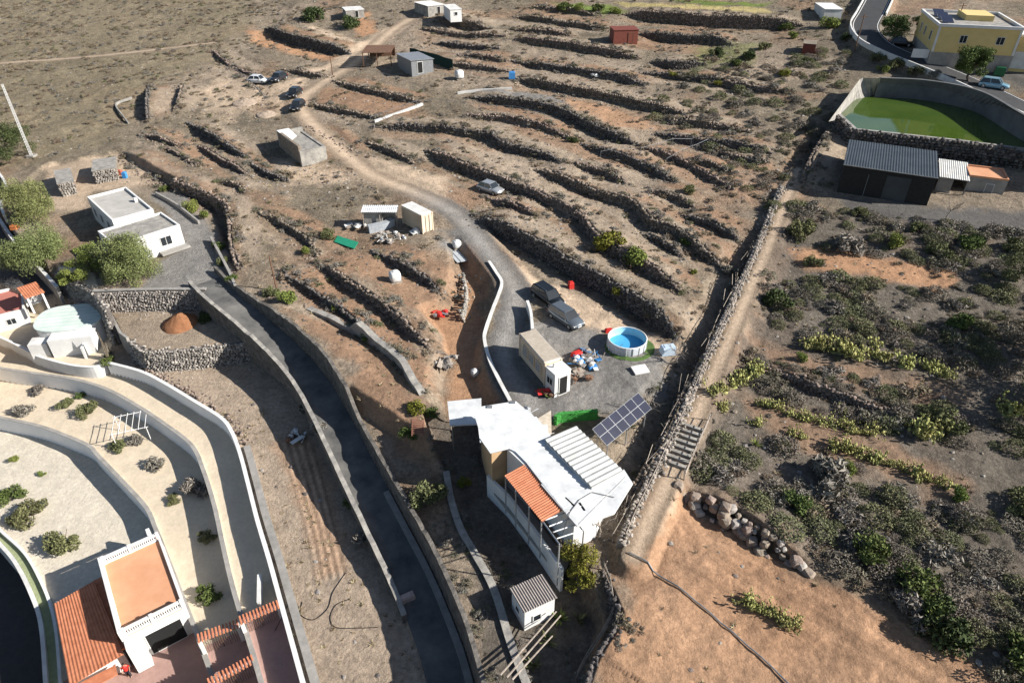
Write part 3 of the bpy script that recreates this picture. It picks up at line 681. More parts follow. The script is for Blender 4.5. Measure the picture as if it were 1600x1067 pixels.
C, S = stone_face(SW1, Bz(SW1, -2.9), Bz(SW1, -.25), .2, .27, 72); V, F = rocks_mesh(C, S, 4)
w1 = wall('stone_retaining_wall', SW1, .4, Bz(SW1, -3.2), Bz(SW1, -.1), M_stone, 'straight stone retaining wall behind the orange dirt heap', .1, M_conc)
link('stones', npmesh('stones', V-np.array(w1.location), F), M_paleston, w1, kind='stuff')
k2 = int(len(SW2)*.36); a = SW2[:k2]; c = SW2[k2:]
wall('concrete_retaining_wall', a, .3, Bz(a, -5.6), Bz(a, -2.5), M_conc, 'grey concrete wall on the left side of the plot with the dirt heap')
C, S = stone_face(c, Bz(c, -5.3), Bz(c, -2.7), .2, .28, 73); V, F = rocks_mesh(C, S, 5)
w2 = wall('stone_retaining_wall', c, .4, Bz(c, -5.6), Bz(c, -2.7), M_stone, 'stone retaining wall below the dirt heap plot, above the dry tracked field')
link('stones', npmesh('stones', V-np.array(w2.location), F), M_paleston, w2, kind='stuff')
q = resample(U([(88,424),(115,440),(146,456),(168,484)], -.4), .4); C, S = stone_face(q, Bz(q, -5.2), Bz(q, -.4), .2, .34, 79); V, F = rocks_mesh(C, S, 14)
w3 = wall('stone_retaining_wall', q, .5, Bz(q, -5.6), Bz(q, -.3), M_stone, 'high shaded stone wall behind the green-roofed building')
link('stones', npmesh('stones', V-np.array(w3.location), F), M_paleston, w3, kind='stuff')
tw = resample(U([(764,408),(775,425),(784,441),(779,460),(771,480),(760,511),(757,530),(765,562),(779,592),(797,626)], .3), .3)
wall('track_wall', tw, .3, Bz(tw, -2.0), Bz(tw, .3), M_oldconc, 'pale curved wall between the gravel track and the sunken brown lane', .06, M_oldwhite)
tb = resample(U([(824,470),(829,485),(831,500),(832,514)], .9), .3)
wall('low_white_wall', tb, .3, Bz(tb, -.3), Bz(tb, .95), M_oldwhite, 'short whitish wall beside the two parked cars')
rv = resample(U([(722,424),(727,445),(727,465),(721,490)], -.2), .3); C, S = stone_face(rv[::-1], Bz(rv, -1.9)[::-1], Bz(rv, -.4)[::-1], 0, .4, 74); V, F = rocks_mesh(C, S, 6); org = C.mean(0)
link('rubble_wall', npmesh('rubble_wall', V-org, F), M_paleston, None, tuple(org), label='pale rubble wall on the left edge of the sunken brown lane', cat='stone wall', kind='stuff')
hw_ = resample(U([(205,150),(183,158),(181,165),(190,177),(200,190)], .3), .4); wall('white_kerb', hw_, .22, Bz(hw_, -.3), Bz(hw_, .15), M_oldconc, 'thin curved pale kerb left of the shaded plot walls on the hill', cat='kerb')
for pts, lab in (([(585,190),(620,178),(660,163)], 'straight pale concrete strip across the upper terraces'),):
    q = resample(U(pts, .1), .5, False); wall('concrete_channel', q, .45, Bz(q, -.6), Bz(q, .3), M_oldwhite, lab, cat='channel')
q = resample(U([(715,145),(750,141),(800,138)], .2), .5, False); wall('low_white_wall', q, .25, Bz(q, -.4), Bz(q, .35), M_oldwhite, 'low pale wall along the top edge of the grey plot')
q = resample(U([(0,346),(30,389),(60,420),(92,455)], -1.5), .4); wall('lane_wall', q, .35, Bz(q, -3.3), Bz(q, -.9), M_oldconc, 'grey wall beside the shaded lane at the left edge', .06, M_oldwhite)
q = resample(U([(-20,250),(10,290),(2,318),(8,340)], .1), .4); wall('lane_wall', q, .3, Bz(q, -.8), Bz(q, .6), M_oldwhite, 'whitish wall at the far left edge above the feathery tree')
q = resample(U([(330,372),(345,400),(358,425),(368,448)], .1), .4); wall('drive_edge_wall', q, .3, Bz(q, -.8), Bz(q, .35), M_conc, 'grey edge wall with hedge along the right side of the grey yard')
q = resample(U([(243,300),(275,318),(310,345)], .1), .4); wall('drive_edge_wall', q, .25, Bz(q, -.8), Bz(q, .1), M_conc, 'low grey edge wall behind the flat-roofed white house')

# pond basin
top_z = ZW+3.2
bw = resample(UA([(1376,122),(1450,126),(1530,142),(1600,180),(1700,232)], top_z), 1.0)
inb = resample(pond[2:7], 1.0)
mb = MB(); nbw = 40
A = resample(UA([(1376,122),(1450,126),(1530,142),(1600,180),(1700,232)], top_z), .1); Ai = A[np.linspace(0, len(A)-1, nbw).astype(int)]
Bi_ = resample(pond[2:7], .1); Bi = Bi_[np.linspace(0, len(Bi_)-1, nbw).astype(int)]
L4 = UA([(1352,128),(1297,186)], ZW+.5)
root = thing('pond_basin', 'grey concrete basin with sloping back wall round the green pond', 'pond basin', (float(pond[:, 0].mean()), float(pond[:, 1].mean()), ZW-1))
mb.sheet(Ai, Bi, np.full(nbw, top_z), np.full(nbw, ZW-.6)); mb.sheet(offset(Ai, .5), Ai, np.full(nbw, top_z+.01), np.full(nbw, top_z)); mb.sheet(offset(Ai, .5)+0, offset(Ai, .51), np.full(nbw, top_z), np.full(nbw, ZW-1))
M_basin = mat('basin_concrete', (.07, .073, .078), .9, col2=(.15, .15, .148), scale=.35, bump=.15)
part('back_wall', mb, M_basin, root, world=True)
lf = np.vstack([pond[2:3], pond[1:2], pond[0:1]]); lfo = np.vstack([Ai[:1], UA([(1340,140),(1296,186)], ZW+1.0)])
lf = resample(lf, .5, False); n_ = 24; lf = lf[np.linspace(0, len(lf)-1, n_).astype(int)]; lfo = resample(lfo, .5, False); lfo = lfo[np.linspace(0, len(lfo)-1, n_).astype(int)]
part('side_slope', MB().sheet(lfo, lf, np.linspace(top_z, ZW+.6, n_), np.full(n_, ZW-.5)), M_oldconc, root, world=True)
rimP = resample(np.vstack([pond[0:1], pond[11:6:-1]]), .5, False)
part('rim', MB().ribbon(rimP, .5, np.full(len(rimP), ZW-1.3), np.full(len(rimP), ZW+.35)), M_conc, root, world=True)
of = offset(rimP, -.55); C, S = stone_face(of, H(offset(rimP, -1.6)[:, 0], offset(rimP, -1.6)[:, 1])-.2, np.full(len(of), ZW+.2), .1, .5, 75); V, F = rocks_mesh(C-np.array(root.location), S, 8)
link('outer_stones', npmesh('outer_stones', V, F), M_stone, root, kind='stuff')
ek = resample(pond[2:7], .5); part('waterline_ledge', MB().ribbon(ek, .25, np.full(len(ek), ZW-.4), np.full(len(ek), ZW+.12)), M_oldwhite, root, world=True)
# roadside barrier of the upper road
for sgn, a, bb, lab in ((-1, 0, int(len(upper_c)*.97), 'low white parapet along the pond side of the upper road'), (1, 0, int(len(upper_c)*.30), 'low white parapet on the house side of the road bend')):
    e = offset(upper_c, 2.75*sgn)[a:bb]; wall('road_barrier', e, .25, e[:, 2]-1.2, e[:, 2]+.45, M_oldwhite, lab, cat='parapet')
# wooden rail fences along the path
def rail_fence(C, label, h=1.1, sp=2.0, m=M_wood, rails=(.45, .95), r=.045, jit=.0, cat='fence'):
    Q = resample(C, sp, False); z = H(Q[:, 0], Q[:, 1]); org = (Q[:, 0].mean(), Q[:, 1].mean(), z.min()); o = thing('rail_fence', label, cat, org)
    rr = np.random.default_rng(len(Q)); pm = None
    tops = []
    for q, zz in zip(Q, z):
        if pm is None: pm = MB().bar((0, 0, -.3), (0, 0, h), r*1.2, 5).mesh('post'); pm.materials.append(m)
        c = link('post', pm, None, o, (q[0]-org[0], q[1]-org[1], zz-org[2])); c.rotation_euler = (rr.normal(0, jit), rr.normal(0, jit), 0)
    for hh in rails:
        mb = MB(); mb.path([(q[0]-org[0], q[1]-org[1], zz+hh-org[2]+rr.normal(0, jit)) for q, zz in zip(Q, z)], r, 4); link('rail', mb.mesh('rail'), m, o)
    return o
rail_fence(offset(path_c, 1.05)[2:int(len(path_c)*.72)], 'weathered wooden rail fence on the downhill side of the path', .85, 2.4, rails=(.7,), r=.035, jit=.06)
ks_ = int(np.argmin(np.hypot(path_c[:, 0]-G(1068,695).x, path_c[:, 1]-G(1068,695).y))); rail_fence(offset(path_c, -1.15)[ks_-7:ks_+9], 'short wooden handrail beside the timber-edged steps', jit=.05)
for off, ka, kb, lab in ((1.25, 1, int(len(path_c)*.9), 'broad rough stone edge on the downhill side of the path'),):
    e = offset(path_c, off)[ka:kb]
    if off < 0: pass
    else: e = e[::-1]
    C, S = stone_face(e, e[:, 2]-.5, e[:, 2]+.28, .05, .3, 81); C2, S2 = stone_face(offset(e, .35), e[:, 2]-.1, e[:, 2]+.3, .05, .26, 82); C = np.vstack([C, C2]); S = np.vstack([S, S2]); V, F = rocks_mesh(C, S, 15)
    w_ = wall('path_stone_edge', e, .5, e[:, 2]-.6, e[:, 2]+.15, M_dusty, lab, cat='stone edge'); link('stones', npmesh('stones', V-np.array(w_.location), F), M_dusty, w_, kind='stuff')
# canes leaning along the downhill side of the path
rr = np.random.default_rng(3); mb = MB(); E = offset(path_c, 1.5)
for i in range(60):
    k = rr.integers(2, int(len(E)*.68)); p = E[k]; t = E[min(k+4, len(E)-1)]-p; t = t/(np.linalg.norm(t[:2])+1e-6); o_ = rr.normal(0, .42); nx, ny = -t[1], t[0]
    z = p[2]+rr.uniform(0, .35); ln = rr.uniform(1.2, 3.2); a = np.array([p[0]+nx*o_, p[1]+ny*o_, z]); q = a+np.array([t[0]*ln+nx*rr.normal(0, .45), t[1]*ln+ny*rr.normal(0, .45), rr.uniform(-.1, .35)])
    mb.bar(a, q, rr.uniform(.012, .03), 3)
solo('dry_canes', mb, mat('dry_cane', (.24, .205, .17), .9, col2=(.40, .35, .29), scale=2, bump=0, island=.3), 'long heap of dry canes lying along the left of the path', 'canes', kind='stuff')
# the steps in the path
k0 = int(np.argmin(np.hypot(path_c[:, 0]-G(1068,695).x, path_c[:, 1]-G(1068,695).y)))
st = thing('path_steps', 'flight of shallow timber-edged steps in the middle of the path', 'steps', tuple(path_c[k0]))
for i in range(8):
    p = path_c[k0]+(path_c[k0+10]-path_c[k0])*((i-3.5)*.135); a = math.atan2(*(path_c[k0+10]-path_c[k0])[[1, 0]])-math.pi/2
    z = hz(p[0], p[1])+.06
    part('step', MB().box((0, 0, 0), (2.3, .3, .34), a), M_oldconc, st, loc=(p[0]-path_c[k0][0], p[1]-path_c[k0][1], z-path_c[k0][2]))
# straight pipes on the orange field
pipe = [G(982,864), G(1020,893), G(1080,935), G(1140,985), G(1200,1038), G(1240,1078)]
solo('water_pipe', MB().path([Vector((q[0], q[1], float(H(q[0:1], q[1:2])[0])+.12)) for q in resample(np.array([list(h) for h in pipe]), .5)], .055, 6), M_greym, 'long straight dark pipe lying across the orange field', 'pipe')
hose = [G(428,862),(G(445,895)),G(452,925),G(447,950),G(430,985)]
solo('black_hose', MB().path([p+Vector((0, 0, .03)) for p in [Vector(q) for q in resample(np.array([list(h) for h in hose]), .2)]], .035, 5), M_blk, 'black hose beside the grey wall cap on the dry field', 'hose')
hose = [G(540,895),G(520,925),G(512,950),G(490,968),G(470,960),G(472,940)]
solo('black_hose', MB().path([Vector(q)+Vector((0, 0, .03)) for q in resample(np.array([list(h) for h in hose]), .2)], .03, 5), M_blk, 'looped black hose in the middle of the dry field', 'hose')
hose = [G(548,935),G(525,945),G(516,965),G(525,980),G(560,981),G(590,980)]
solo('black_hose', MB().path([Vector(q)+Vector((0, 0, .03)) for q in resample(np.array([list(h) for h in hose]), .2)], .03, 5), M_blk, 'curved black hose with a straight end on the dry field', 'hose')
# ------------------------------------------------------------------ buildings
def rect4(P):                             # back-left, back-right, front-right, front-left -> centre, size, angle
    P = [np.asarray(p, float)[:2] for p in P]; c = sum(P)/4; u = (P[1]-P[0])+(P[2]-P[3]); v = (P[0]-P[3])+(P[1]-P[2])
    a1 = math.atan2(u[1], u[0]); a2 = math.atan2(-v[0], v[1]); wu, wv = np.linalg.norm(u), np.linalg.norm(v)
    d = (a2-a1+math.pi) % (2*math.pi)-math.pi; a = a1+d*wv/(wu+wv)
    return c, wu/2, wv/2, a
def frame(px, h, zg=None, lift=None):     # roof corners in the photo, h above the ground
    if zg is None:
        g = [GZ(*p, h) for p in px]; zg = float(np.mean([hz(q.x, q.y) for q in g]))
    return (*rect4(UA(px, zg+h)), zg)
def opening(parent, name, face, w, d, t, z, ww, hh, m=M_glass, frm=M_oldwhite, fr=.07):
    """a framed window or door on a face of a block w by d; t from -1 to 1 along that face"""
    if face in 'fb': s = -1 if face == 'f' else 1; c = Vector((t*(w/2-ww/2), s*(d/2+.02), z)); sz = lambda a, th: (a[0], th, a[1])
    else: s = -1 if face == 'l' else 1; c = Vector((s*(w/2+.02), t*(d/2-ww/2), z)); sz = lambda a, th: (th, a[0], a[1])
    o = part(name, MB().box((0, 0, 0), sz((ww, hh), .06)), m, parent, loc=c)
    mb = MB(); ax = Vector((1, 0, 0)) if face in 'fb' else Vector((0, 1, 0))
    for k in (-1, 1):
        mb.box(ax*(k*(ww/2+fr/2)), sz((fr, hh+2*fr), .11)); mb.box((0, 0, k*(hh/2+fr/2)), sz((ww, fr), .11))
    if name == 'window' and ww > .6: mb.box((0, 0, 0), sz((fr*.7, hh), .085))
    part('frame', mb, frm, o); return o
def block(parent, name, w, d, z0, z1, m, c=(0, 0)): return part(name, MB().box((c[0], c[1], (z0+z1)/2), (w, d, z1-z0)), m, parent)
def parapet_ring(parent, w, d, z, h, t, m, c=(0, 0), name='roof_parapet'):
    mb = MB()
    for s in (-1, 1): mb.box((c[0], c[1]+s*(d/2-t/2+.02), z+h/2), (w+.04, t, h)); mb.box((c[0]+s*(w/2-t/2+.02), c[1], z+h/2), (t, d-2*t+.04, h))
    return part(name, mb, m, parent)
def corrugated(P, z, waves, amp, m, parent, name='roof', thick=.06, along=True):
    """sheet over 4 corners (local 2D) with heights z; ridges run from side 0-3 to side 1-2 when along"""
    P = [np.array(p, float) for p in P]; n = waves*4+1; V = []; F = []
    for k in range(n):
        t = k/(n-1); dz = amp*math.sin(2*math.pi*waves*t)
        if along: a = P[0]*(1-t)+P[3]*t; b = P[1]*(1-t)+P[2]*t; za = z[0]*(1-t)+z[3]*t; zb = z[1]*(1-t)+z[2]*t
        else: a = P[0]*(1-t)+P[1]*t; b = P[3]*(1-t)+P[2]*t; za = z[0]*(1-t)+z[1]*t; zb = z[3]*(1-t)+z[2]*t
        V += [(*a, za+dz), (*b, zb+dz), (*a, za+dz-thick), (*b, zb+dz-thick)]
    for k in range(n-1):
        i = 4*k; j = i+4; F += [(i, i+1, j+1, j), (i+2, j+2, j+3, i+3), (i, j, j+2, i+2), (i+1, i+3, j+3, j+1)]
    F += [(0, 2, 3, 1), (4*n-4, 4*n-3, 4*n-1, 4*n-2)]
    me = MB().add(V, F).mesh(name); bm = bmesh.new(); bm.from_mesh(me); bmesh.ops.recalc_face_normals(bm, faces=bm.faces); bm.to_mesh(me); bm.free()
    return link(name, me, m, parent)
def rectP(w, d): return [(-w/2, d/2), (w/2, d/2), (w/2, -d/2), (-w/2, -d/2)]

M_rgrey = mat('roof_screed', (.30, .285, .26), .9, col2=(.44, .42, .385), scale=.6, bump=.1)
# flat-roofed white house: two blocks
(c, w, d, a, zg) = frame([(131,308),(195,292),(242,327),(178,340)], 3.4)
t = thing('white_house', 'flat-roofed white house of two joined blocks behind the feathery tree', 'house', (*c, zg), a)
block(t, 'wall', w, d, -1, 3.0, M_white); block(t, 'roof', w-.3, d-.3, 3.0, 3.06, M_rgrey); parapet_ring(t, w, d, 3.0, .35, .22, M_white)
for k in (-.5, .1, .7): opening(t, 'window', 'l', w, d, k, 1.6, .9, 1.1)
part('chimney_box', MB().box((w*.38, -d*.05, 3.3), (.4, .5, .6)), M_oldwhite, t)
(c2, w2, d2, a2, zg2) = frame([(155,362),(254,334),(278,352),(180,388)], 2.9)
rot = Matrix.Rotation(-a, 2); lc = rot@(Vector(c2)-Vector(c)); a2 -= a
w_ = part('wall', MB().box((0, 0, .9), (w2, d2, 3.4)), M_white, t, loc=(lc.x, lc.y, 0), rz=a2)
part('roof', MB().box((0, 0, 2.63), (w2-.3, d2-.3, .06)), M_oldconc, w_); parapet_ring(w_, w2, d2, 2.6, .3, .22, M_white)
opening(w_, 'window', 'f', w2, d2, .55, 1.4, 1.3, 1.1); opening(w_, 'door', 'r', w2, d2, .0, 1.05, .9, 2.0, M_brownwood)
part('plinth', MB().box((w2*.3, -d2/2-.5, .1), (w2*.45, 1.0, .3)), M_conc, w_)

# roofless stone ruin
(c, w, d, a, zg) = frame([(432,205),(473,198),(505,222),(468,232)], 2.6)
t = thing('stone_ruin', 'roofless stone ruin with one bright white gable beside the sandy track', 'ruin', (*c, zg), a)
for nm, q in (('back_wall', ((0, d/2-.2), (w, .4), 2.6)), ('front_wall', ((0, -d/2+.2), (w, .4), 2.0)), ('left_wall', ((-w/2+.2, 0), (.4, d-.8), 2.7)), ('right_wall', ((w/2-.2, 0), (.4, d-.8), 2.0))):
    part(nm, MB().box((*q[0], q[2]/2-.2), (*q[1], q[2]+.4)), M_oldconc if nm != 'left_wall' else M_stone2, t)
part('roof_slab', MB().hexa([(-w/2, -d*.1, 2.45), (-w*.02, d*.15, 2.3), (-w*.02, d/2, 2.62), (-w/2, d/2, 2.62)], [(-w/2, -d*.1, 2.55), (-w*.02, d*.15, 2.4), (-w*.02, d/2, 2.75), (-w/2, d/2, 2.75)]), M_white, t)
part('rubble_fill', MB().box((0, 0, 1.0), (w-.8, d-.8, 1.7)), M_oldconc, t)
# upper huts
(c, w, d, a, zg) = frame([(572,72),(618,70),(610,84),(566,82)], 2.5)
t = thing('wooden_pergola', 'dark wooden pergola with flat plank roof beside the upper track', 'pergola', (*c, zg), a)
for sx in (-1, 0, 1):
    for sy in (-1, 1): part('post', MB().box((sx*(w/2-.15), sy*(d/2-.15), 1.2), (.15, .15, 2.5)), M_brownwood, t)
for k in range(7): part('roof_plank', MB().box((0, -d/2+d*(k+.5)/7, 2.5+.01*(k % 2)), (w, d/7*.9, .08)), M_brownwood, t)
part('back_panel', MB().box((.1, d/2-.05, 1.2), (w*.9, .08, 2.3)), M_brownwood, t)
(c, w, d, a, zg) = frame([(622,84),(655,80),(674,90),(640,98)], 2.4)
t = thing('grey_shed', 'small grey-roofed shed next to the wooden pergola', 'shed', (*c, zg), a)
block(t, 'wall', w-.4, d-.4, -.5, 2.25, M_greym); corrugated(rectP(w, d), [2.5, 2.3, 2.3, 2.5], 10, .03, M_metal, t, along=False); opening(t, 'door', 'f', w-.4, d-.4, -.3, 1.0, 1.0, 2.0, M_dark)
q = resample(U([(640,76),(675,84),(707,92)], 1.9), .5, False); zq = hz(q[:, 0], q[:, 1])
solo('net_screen', MB().ribbon(q, .06, zq-.1, zq+1.9), mat('dark_net', (.012, .035, .03), .9, bump=.1), 'dark green net screen behind the small grey shed', 'screen')
(c, w, d, a, zg) = frame([(958,42),(992,40),(994,46),(957,48)], 2.5)
t = thing('red_brown_cabin', 'red-brown boxy cabin alone on the upper terraces', 'cabin', (*c, zg), a); M_cab = mat('red_brown_paint', (.13, .035, .025), .7, col2=(.2, .06, .04), bump=.05)
block(t, 'wall', w, d, -.4, 2.4, M_cab); part('roof', MB().box((0, 0, 2.46), (w+.2, d+.2, .1)), M_cab, t); opening(t, 'door', 'f', w, d, .5, .95, .9, 1.9, M_cab, M_brownwood)
(c, w, d, a, zg) = frame([(1256,62),(1275,64),(1277,70),(1257,68)], 1.8)
t = thing('small_red_brown_box', 'small red-brown hut in the scrub left of the upper road', 'hut', (*c, zg), a); block(t, 'wall', w, d, -.4, 1.7, M_cab); part('roof', MB().box((0, 0, 1.76), (w+.15, d+.15, .09)), M_stone2, t)
(c, w, d, a, zg) = frame([(660,4),(675,0),(682,6),(666,12)], 2.0)
t = thing('white_roofed_hut', 'white-roofed hut at the top edge above the curved dark wall', 'hut', (*c, zg), a); block(t, 'wall', w-.3, d-.3, -.6, 1.85, M_oldconc); corrugated(rectP(w, d), [2.1, 2.0, 1.9, 2.0], 8, .03, M_oldwhite, t); opening(t, 'door', 'f', w-.3, d-.3, .3, .8, .8, 1.6, M_dark)
(c, w, d, a, zg) = frame([(698,8),(712,6),(716,14),(701,16)], 2.2)
t = thing('small_white_cabin', 'small white cabin beside the blue tarp at the top', 'cabin', (*c, zg), a); block(t, 'wall', w, d, -.4, 2.1, M_white); part('roof', MB().box((0, 0, 2.15), (w+.2, d+.2, .09)), M_oldwhite, t); opening(t, 'window', 'f', w, d, 0, 1.3, .6, .6)
(c, w, d, a, zg) = frame([(543,12),(566,9),(560,14),(536,18)], 1.7)
t = thing('pale_roofed_hut', 'pale flat-roofed hut behind the round hedge at the top', 'hut', (*c, zg), a); block(t, 'wall', w, d, -.4, 1.6, M_oldconc); part('roof', MB().box((0, 0, 1.66), (w+.2, d+.2, .1)), M_oldwhite, t); opening(t, 'door', 'f', w, d, .2, .75, .7, 1.4, M_dark)
(c, w, d, a, zg) = frame([(1283,6),(1304,4),(1308,14),(1286,15)], 1.8)
t = thing('white_box_hut', 'low white box hut left of the upper road bend', 'hut', (*c, zg), a); block(t, 'wall', w, d, -.4, 1.7, M_oldwhite); part('roof', MB().box((0, 0, 1.75), (w+.2, d+.2, .09)), M_white, t)
# stone huts near the white house
for px, lab in (([(84,267),(108,263),(116,283),(90,287)], 'small flat stone hut left of the heap of stones'), ([(143,249),(178,247),(183,262),(147,266)], 'heap-like low stone pen above the flat-roofed white house')):
    (c, w, d, a, zg) = frame(px, 1.8); t = thing('stone_hut', lab, 'hut', (*c, zg), a); block(t, 'wall', w, d, -.5, 1.7, M_stone2); part('roof', MB().box((0, 0, 1.77), (w+.15, d+.15, .12)), M_oldconc, t)
    P = np.array([(-w/2, -d/2), (w/2, -d/2)]); P = resample(P, .3, False); C, S = stone_face(P, np.full(len(P), -.1), np.full(len(P), 1.6), .05, .3, 9); C = C[C[:, 2] < 2.2]; S = S[:len(C)]; V, F = rocks_mesh(C, S, 1); link('stones', npmesh('stones', V, F), M_paleston, t, kind='stuff')

# containers by the track
def container(px, h, label, m, name='shipping_container', ribs=16):
    (c, w, d, a, zg) = frame(px, h); t = thing(name, label, 'container', (*c, zg), a)
    block(t, 'body', w-.12, d-.12, .1, h-.02, m); part('roof', MB().box((0, 0, h), (w, d, .06)), M_oldwhite if m is M_cream else m, t)
    rib = MB().box((0, 0, 0), (.16, .07, h-.5)).mesh('rib'); rib.materials.append(m); ribx = MB().box((0, 0, 0), (.07, .16, h-.5)).mesh('rib'); ribx.materials.append(m)
    for k in range(ribs):
        x = -w/2+w*(k+.5)/ribs
        for s in (-1, 1): link('rib', rib, None, t, (x, s*(d/2-.06), h/2))
    nb = max(4, int(d/w*ribs))
    for k in range(nb):
        y = -d/2+d*(k+.5)/nb
        for s in (-1, 1): link('rib', ribx, None, t, (s*(w/2-.06), y, h/2))
    for sx in (-1, 1):
        for sy in (-1, 1): part('corner_post', MB().box((sx*(w/2-.06), sy*(d/2-.06), h/2+.04), (.15, .15, h)), m, t)
    return t, w, d
t, w, d = container([(626,321),(644,315),(675,331),(659,337)], 2.6, 'cream shipping container beside the track next to the scrap yard', M_cream)
for k in (-.3, .3): part('door_bar', MB().box((k, -d/2-.02, 1.25), (.05, .06, 2.2)), M_metal, t)
t, w, d = container([(810,521),(838,515),(877,560),(853,569)], 2.7, 'long beige cabin container with windows beside the pool yard', M_cream, 'cabin_container', 14)
part('roof_board', MB().box((0, .1, 2.75), (w-.1, d-.3, .05)), mat('dusty_roof', (.33, .28, .22), .9, col2=(.45, .39, .32), bump=.1), t)
for k in (-.65, -.05, .55): opening(t, 'window', 'l', w+.06, d, k, 1.5, .9, 1.0, mat('curtained_glass', (.3, .31, .32), .3, bump=0), M_cream)
(c, w, d, a, zg) = frame([(851,573),(877,565),(894,577),(868,585)], 2.6)
t = thing('white_cabin', 'white boxy cabin with dark doorway at the end of the beige container', 'cabin', (*c, zg), a); block(t, 'wall', w, d, -.2, 2.55, M_white); part('roof', MB().box((0, 0, 2.6), (w+.06, d+.06, .1)), M_white, t)
opening(t, 'door', 'f', w, d, .1, 1.1, .85, 2.0, M_dark, M_white); opening(t, 'window', 'l', w, d, .0, 1.5, .8, .7); part('vent_pipe', MB().bar((-w*.2, d*.2, 2.6), (-w*.2, d*.2, 3.0), .08, 8), M_metal, t)
# open shelter by the scrap yard
(c, w, d, a, zg) = frame([(567,323),(622,323),(620,332),(564,331)], 2.3)
t = thing('tin_shelter', 'open shelter with long white tin roof left of the cream container', 'shelter', (*c, zg), a)
corrugated(rectP(w, d), [2.5, 2.5, 2.3, 2.3], 18, .03, M_roofwhite, t, along=False); part('back_wall', MB().box((0, d*.35, 1.1), (w*.9, .15, 2.3)), M_oldconc, t); part('side_wall', MB().box((-w*.2, 0, 1.1), (w*.5, d*.6, 2.2)), M_conc, t)
for sx in (-1, 0, 1): part('post', MB().bar((sx*w*.47, -d*.4, -.3), (sx*w*.47, -d*.4, 2.3), .06), M_wood, t)

# the main house under white roofs
g = G(835,645); z0 = float(g.z); M0 = z0+3.1
def wp(px, z): return [np.array(p) for p in UA(px, z)]
org = (float(UA([(850,745)], M0)[0][0]), float(UA([(850,745)], M0)[0][1]), z0)
t = thing('white_roofed_house', 'large house under joined white sheet roofs with an orange tiled porch', 'house', org)
def roofpoly(name, px, z, m, th=.12, dz=None):
    P = np.array(wp(px, z)); zz = np.full(len(P), z) if dz is None else z+np.array(dz); return part(name, MB().prism(P, zz-th, zz), m, t, world=True)
# upper wing: overlapping white sheets stepping down
up_ = [[(747,637),(806,628),(826,643),(744,655)], [(741,650),(826,641),(838,655),(749,672)], [(747,668),(838,652),(852,668),(750,690)], [(750,686),(855,664),(858,684),(766,707)]]
for k, px in enumerate(up_): roofpoly('roof_sheet', px, M0+.16-.06*k, M_roofwhite, .07, [.10, .10, -.05, -.05])
roofpoly('roof_sheet', [(787,697),(850,668),(930,762),(880,795),(845,752),(822,722),(805,705)], M0-.08, M_roofwhite)
roofpoly('roof_sheet', [(845,756),(926,757),(975,733),(989,755),(960,802),(902,822)], M0-.10, M_roofwhite)
part('wall', MB().prism(wp([(750,642),(806,631),(848,672),(768,705)], M0), z0-2.8, M0-.15), mat('tan_render', (.40, .26, .14), .9, col2=(.5, .34, .2), scale=.6, bump=.1), t, world=True)
part('wall', MB().prism(wp([(792,698),(850,672),(955,745),(935,790),(898,810),(842,745)], M0), z0-2.8, M0-.21), M_white, t, world=True)
part('beige_wall', MB().prism(wp([(838,655),(861,641),(862,682),(850,685)], M0-.5), z0-.3, M0-.5), mat('beige_render', (.5, .43, .34), .9, bump=.1), t, world=True)
P = wp([(851,686),(900,665),(974,735),(925,761)], M0+.25)
o_ = np.array(org[:2]); P = [p-o_ for p in P]
M_corr = mat('fibre_cement_sheet', (.40, .395, .37), .85, col2=(.60, .595, .565), scale=.7, bump=.15)
corrugated(P, [M0+.25-z0]*4, 12, .05, M_corr, t, 'corrugated_roof')
part('roof_step', MB().prism(wp([(853,688),(900,668),(972,735),(925,759)], M0+.3), M0-.3, M0+.06), M_oldwhite, t, world=True)
PD = [p-o_ for p in wp([(788,741),(823,724),(884,794),(847,813)], M0-.25)]
corrugated(PD, [M0-.35-z0, M0-.2-z0, M0-.2-z0, M0-.35-z0], 24, .035, M_tile, t, 'tiled_porch_roof')
# low left wall under the porch and its posts
wl = resample(np.array(wp([(762,742),(795,774),(835,826),(879,888)], z0-.2)), .5, False)
zwl = H(offset(wl, 1.2)[:, 0], offset(wl, 1.2)[:, 1])
part('porch_wall', MB().ribbon(wl, .22, np.full(len(wl), z0-3.4), np.full(len(wl), z0-.2)), M_white, t, world=True)
fl_ = wp([(762,742),(879,888),(905,826),(845,752),(800,705)], z0-.2); part('porch_floor', MB().prism(fl_, z0-1.6, z0-1.35), M_conc, t, world=True)
for px in ((790,742),(806,765),(827,790),(846,811),(882,793)):
    p = wp([px], M0-.3)[0]; part('porch_post', MB().bar((*p, z0-1.4), (*p, M0-.38), .07), M_metal, t, world=True)
for a_, b_ in (((852,812),(888,799)), ((858,822),(895,808)), ((864,831),(903,818)), ((870,841),(910,828)), ((847,813),(874,850)), ((884,795),(912,830))):
    p, q = wp([a_, b_], M0-.5); part('pergola_bar', MB().bar((*p, M0-.5), (*q, M0-.5), .06, 4), M_metal, t, world=True)
for px in ((874,850),(912,830)):
    p = wp([px], M0-.5)[0]; part('pergola_post', MB().bar((*p, z0-2), (*p, M0-.5), .06, 4), M_metal, t, world=True)
part('porch_door', MB().box((*wp([(835,760)], z0+.2)[0], z0-.4), (.9, .08, 2.0), .9), M_brownwood, t, world=True)
for q in ([(884,776),(898,789)], [(906,784),(914,796)]):
    a_, b_ = wp(q, M0); part('roof_slot', MB().bar((*a_, M0-.1), (*b_, M0-.1), .08, 4), M_dark, t, world=True)
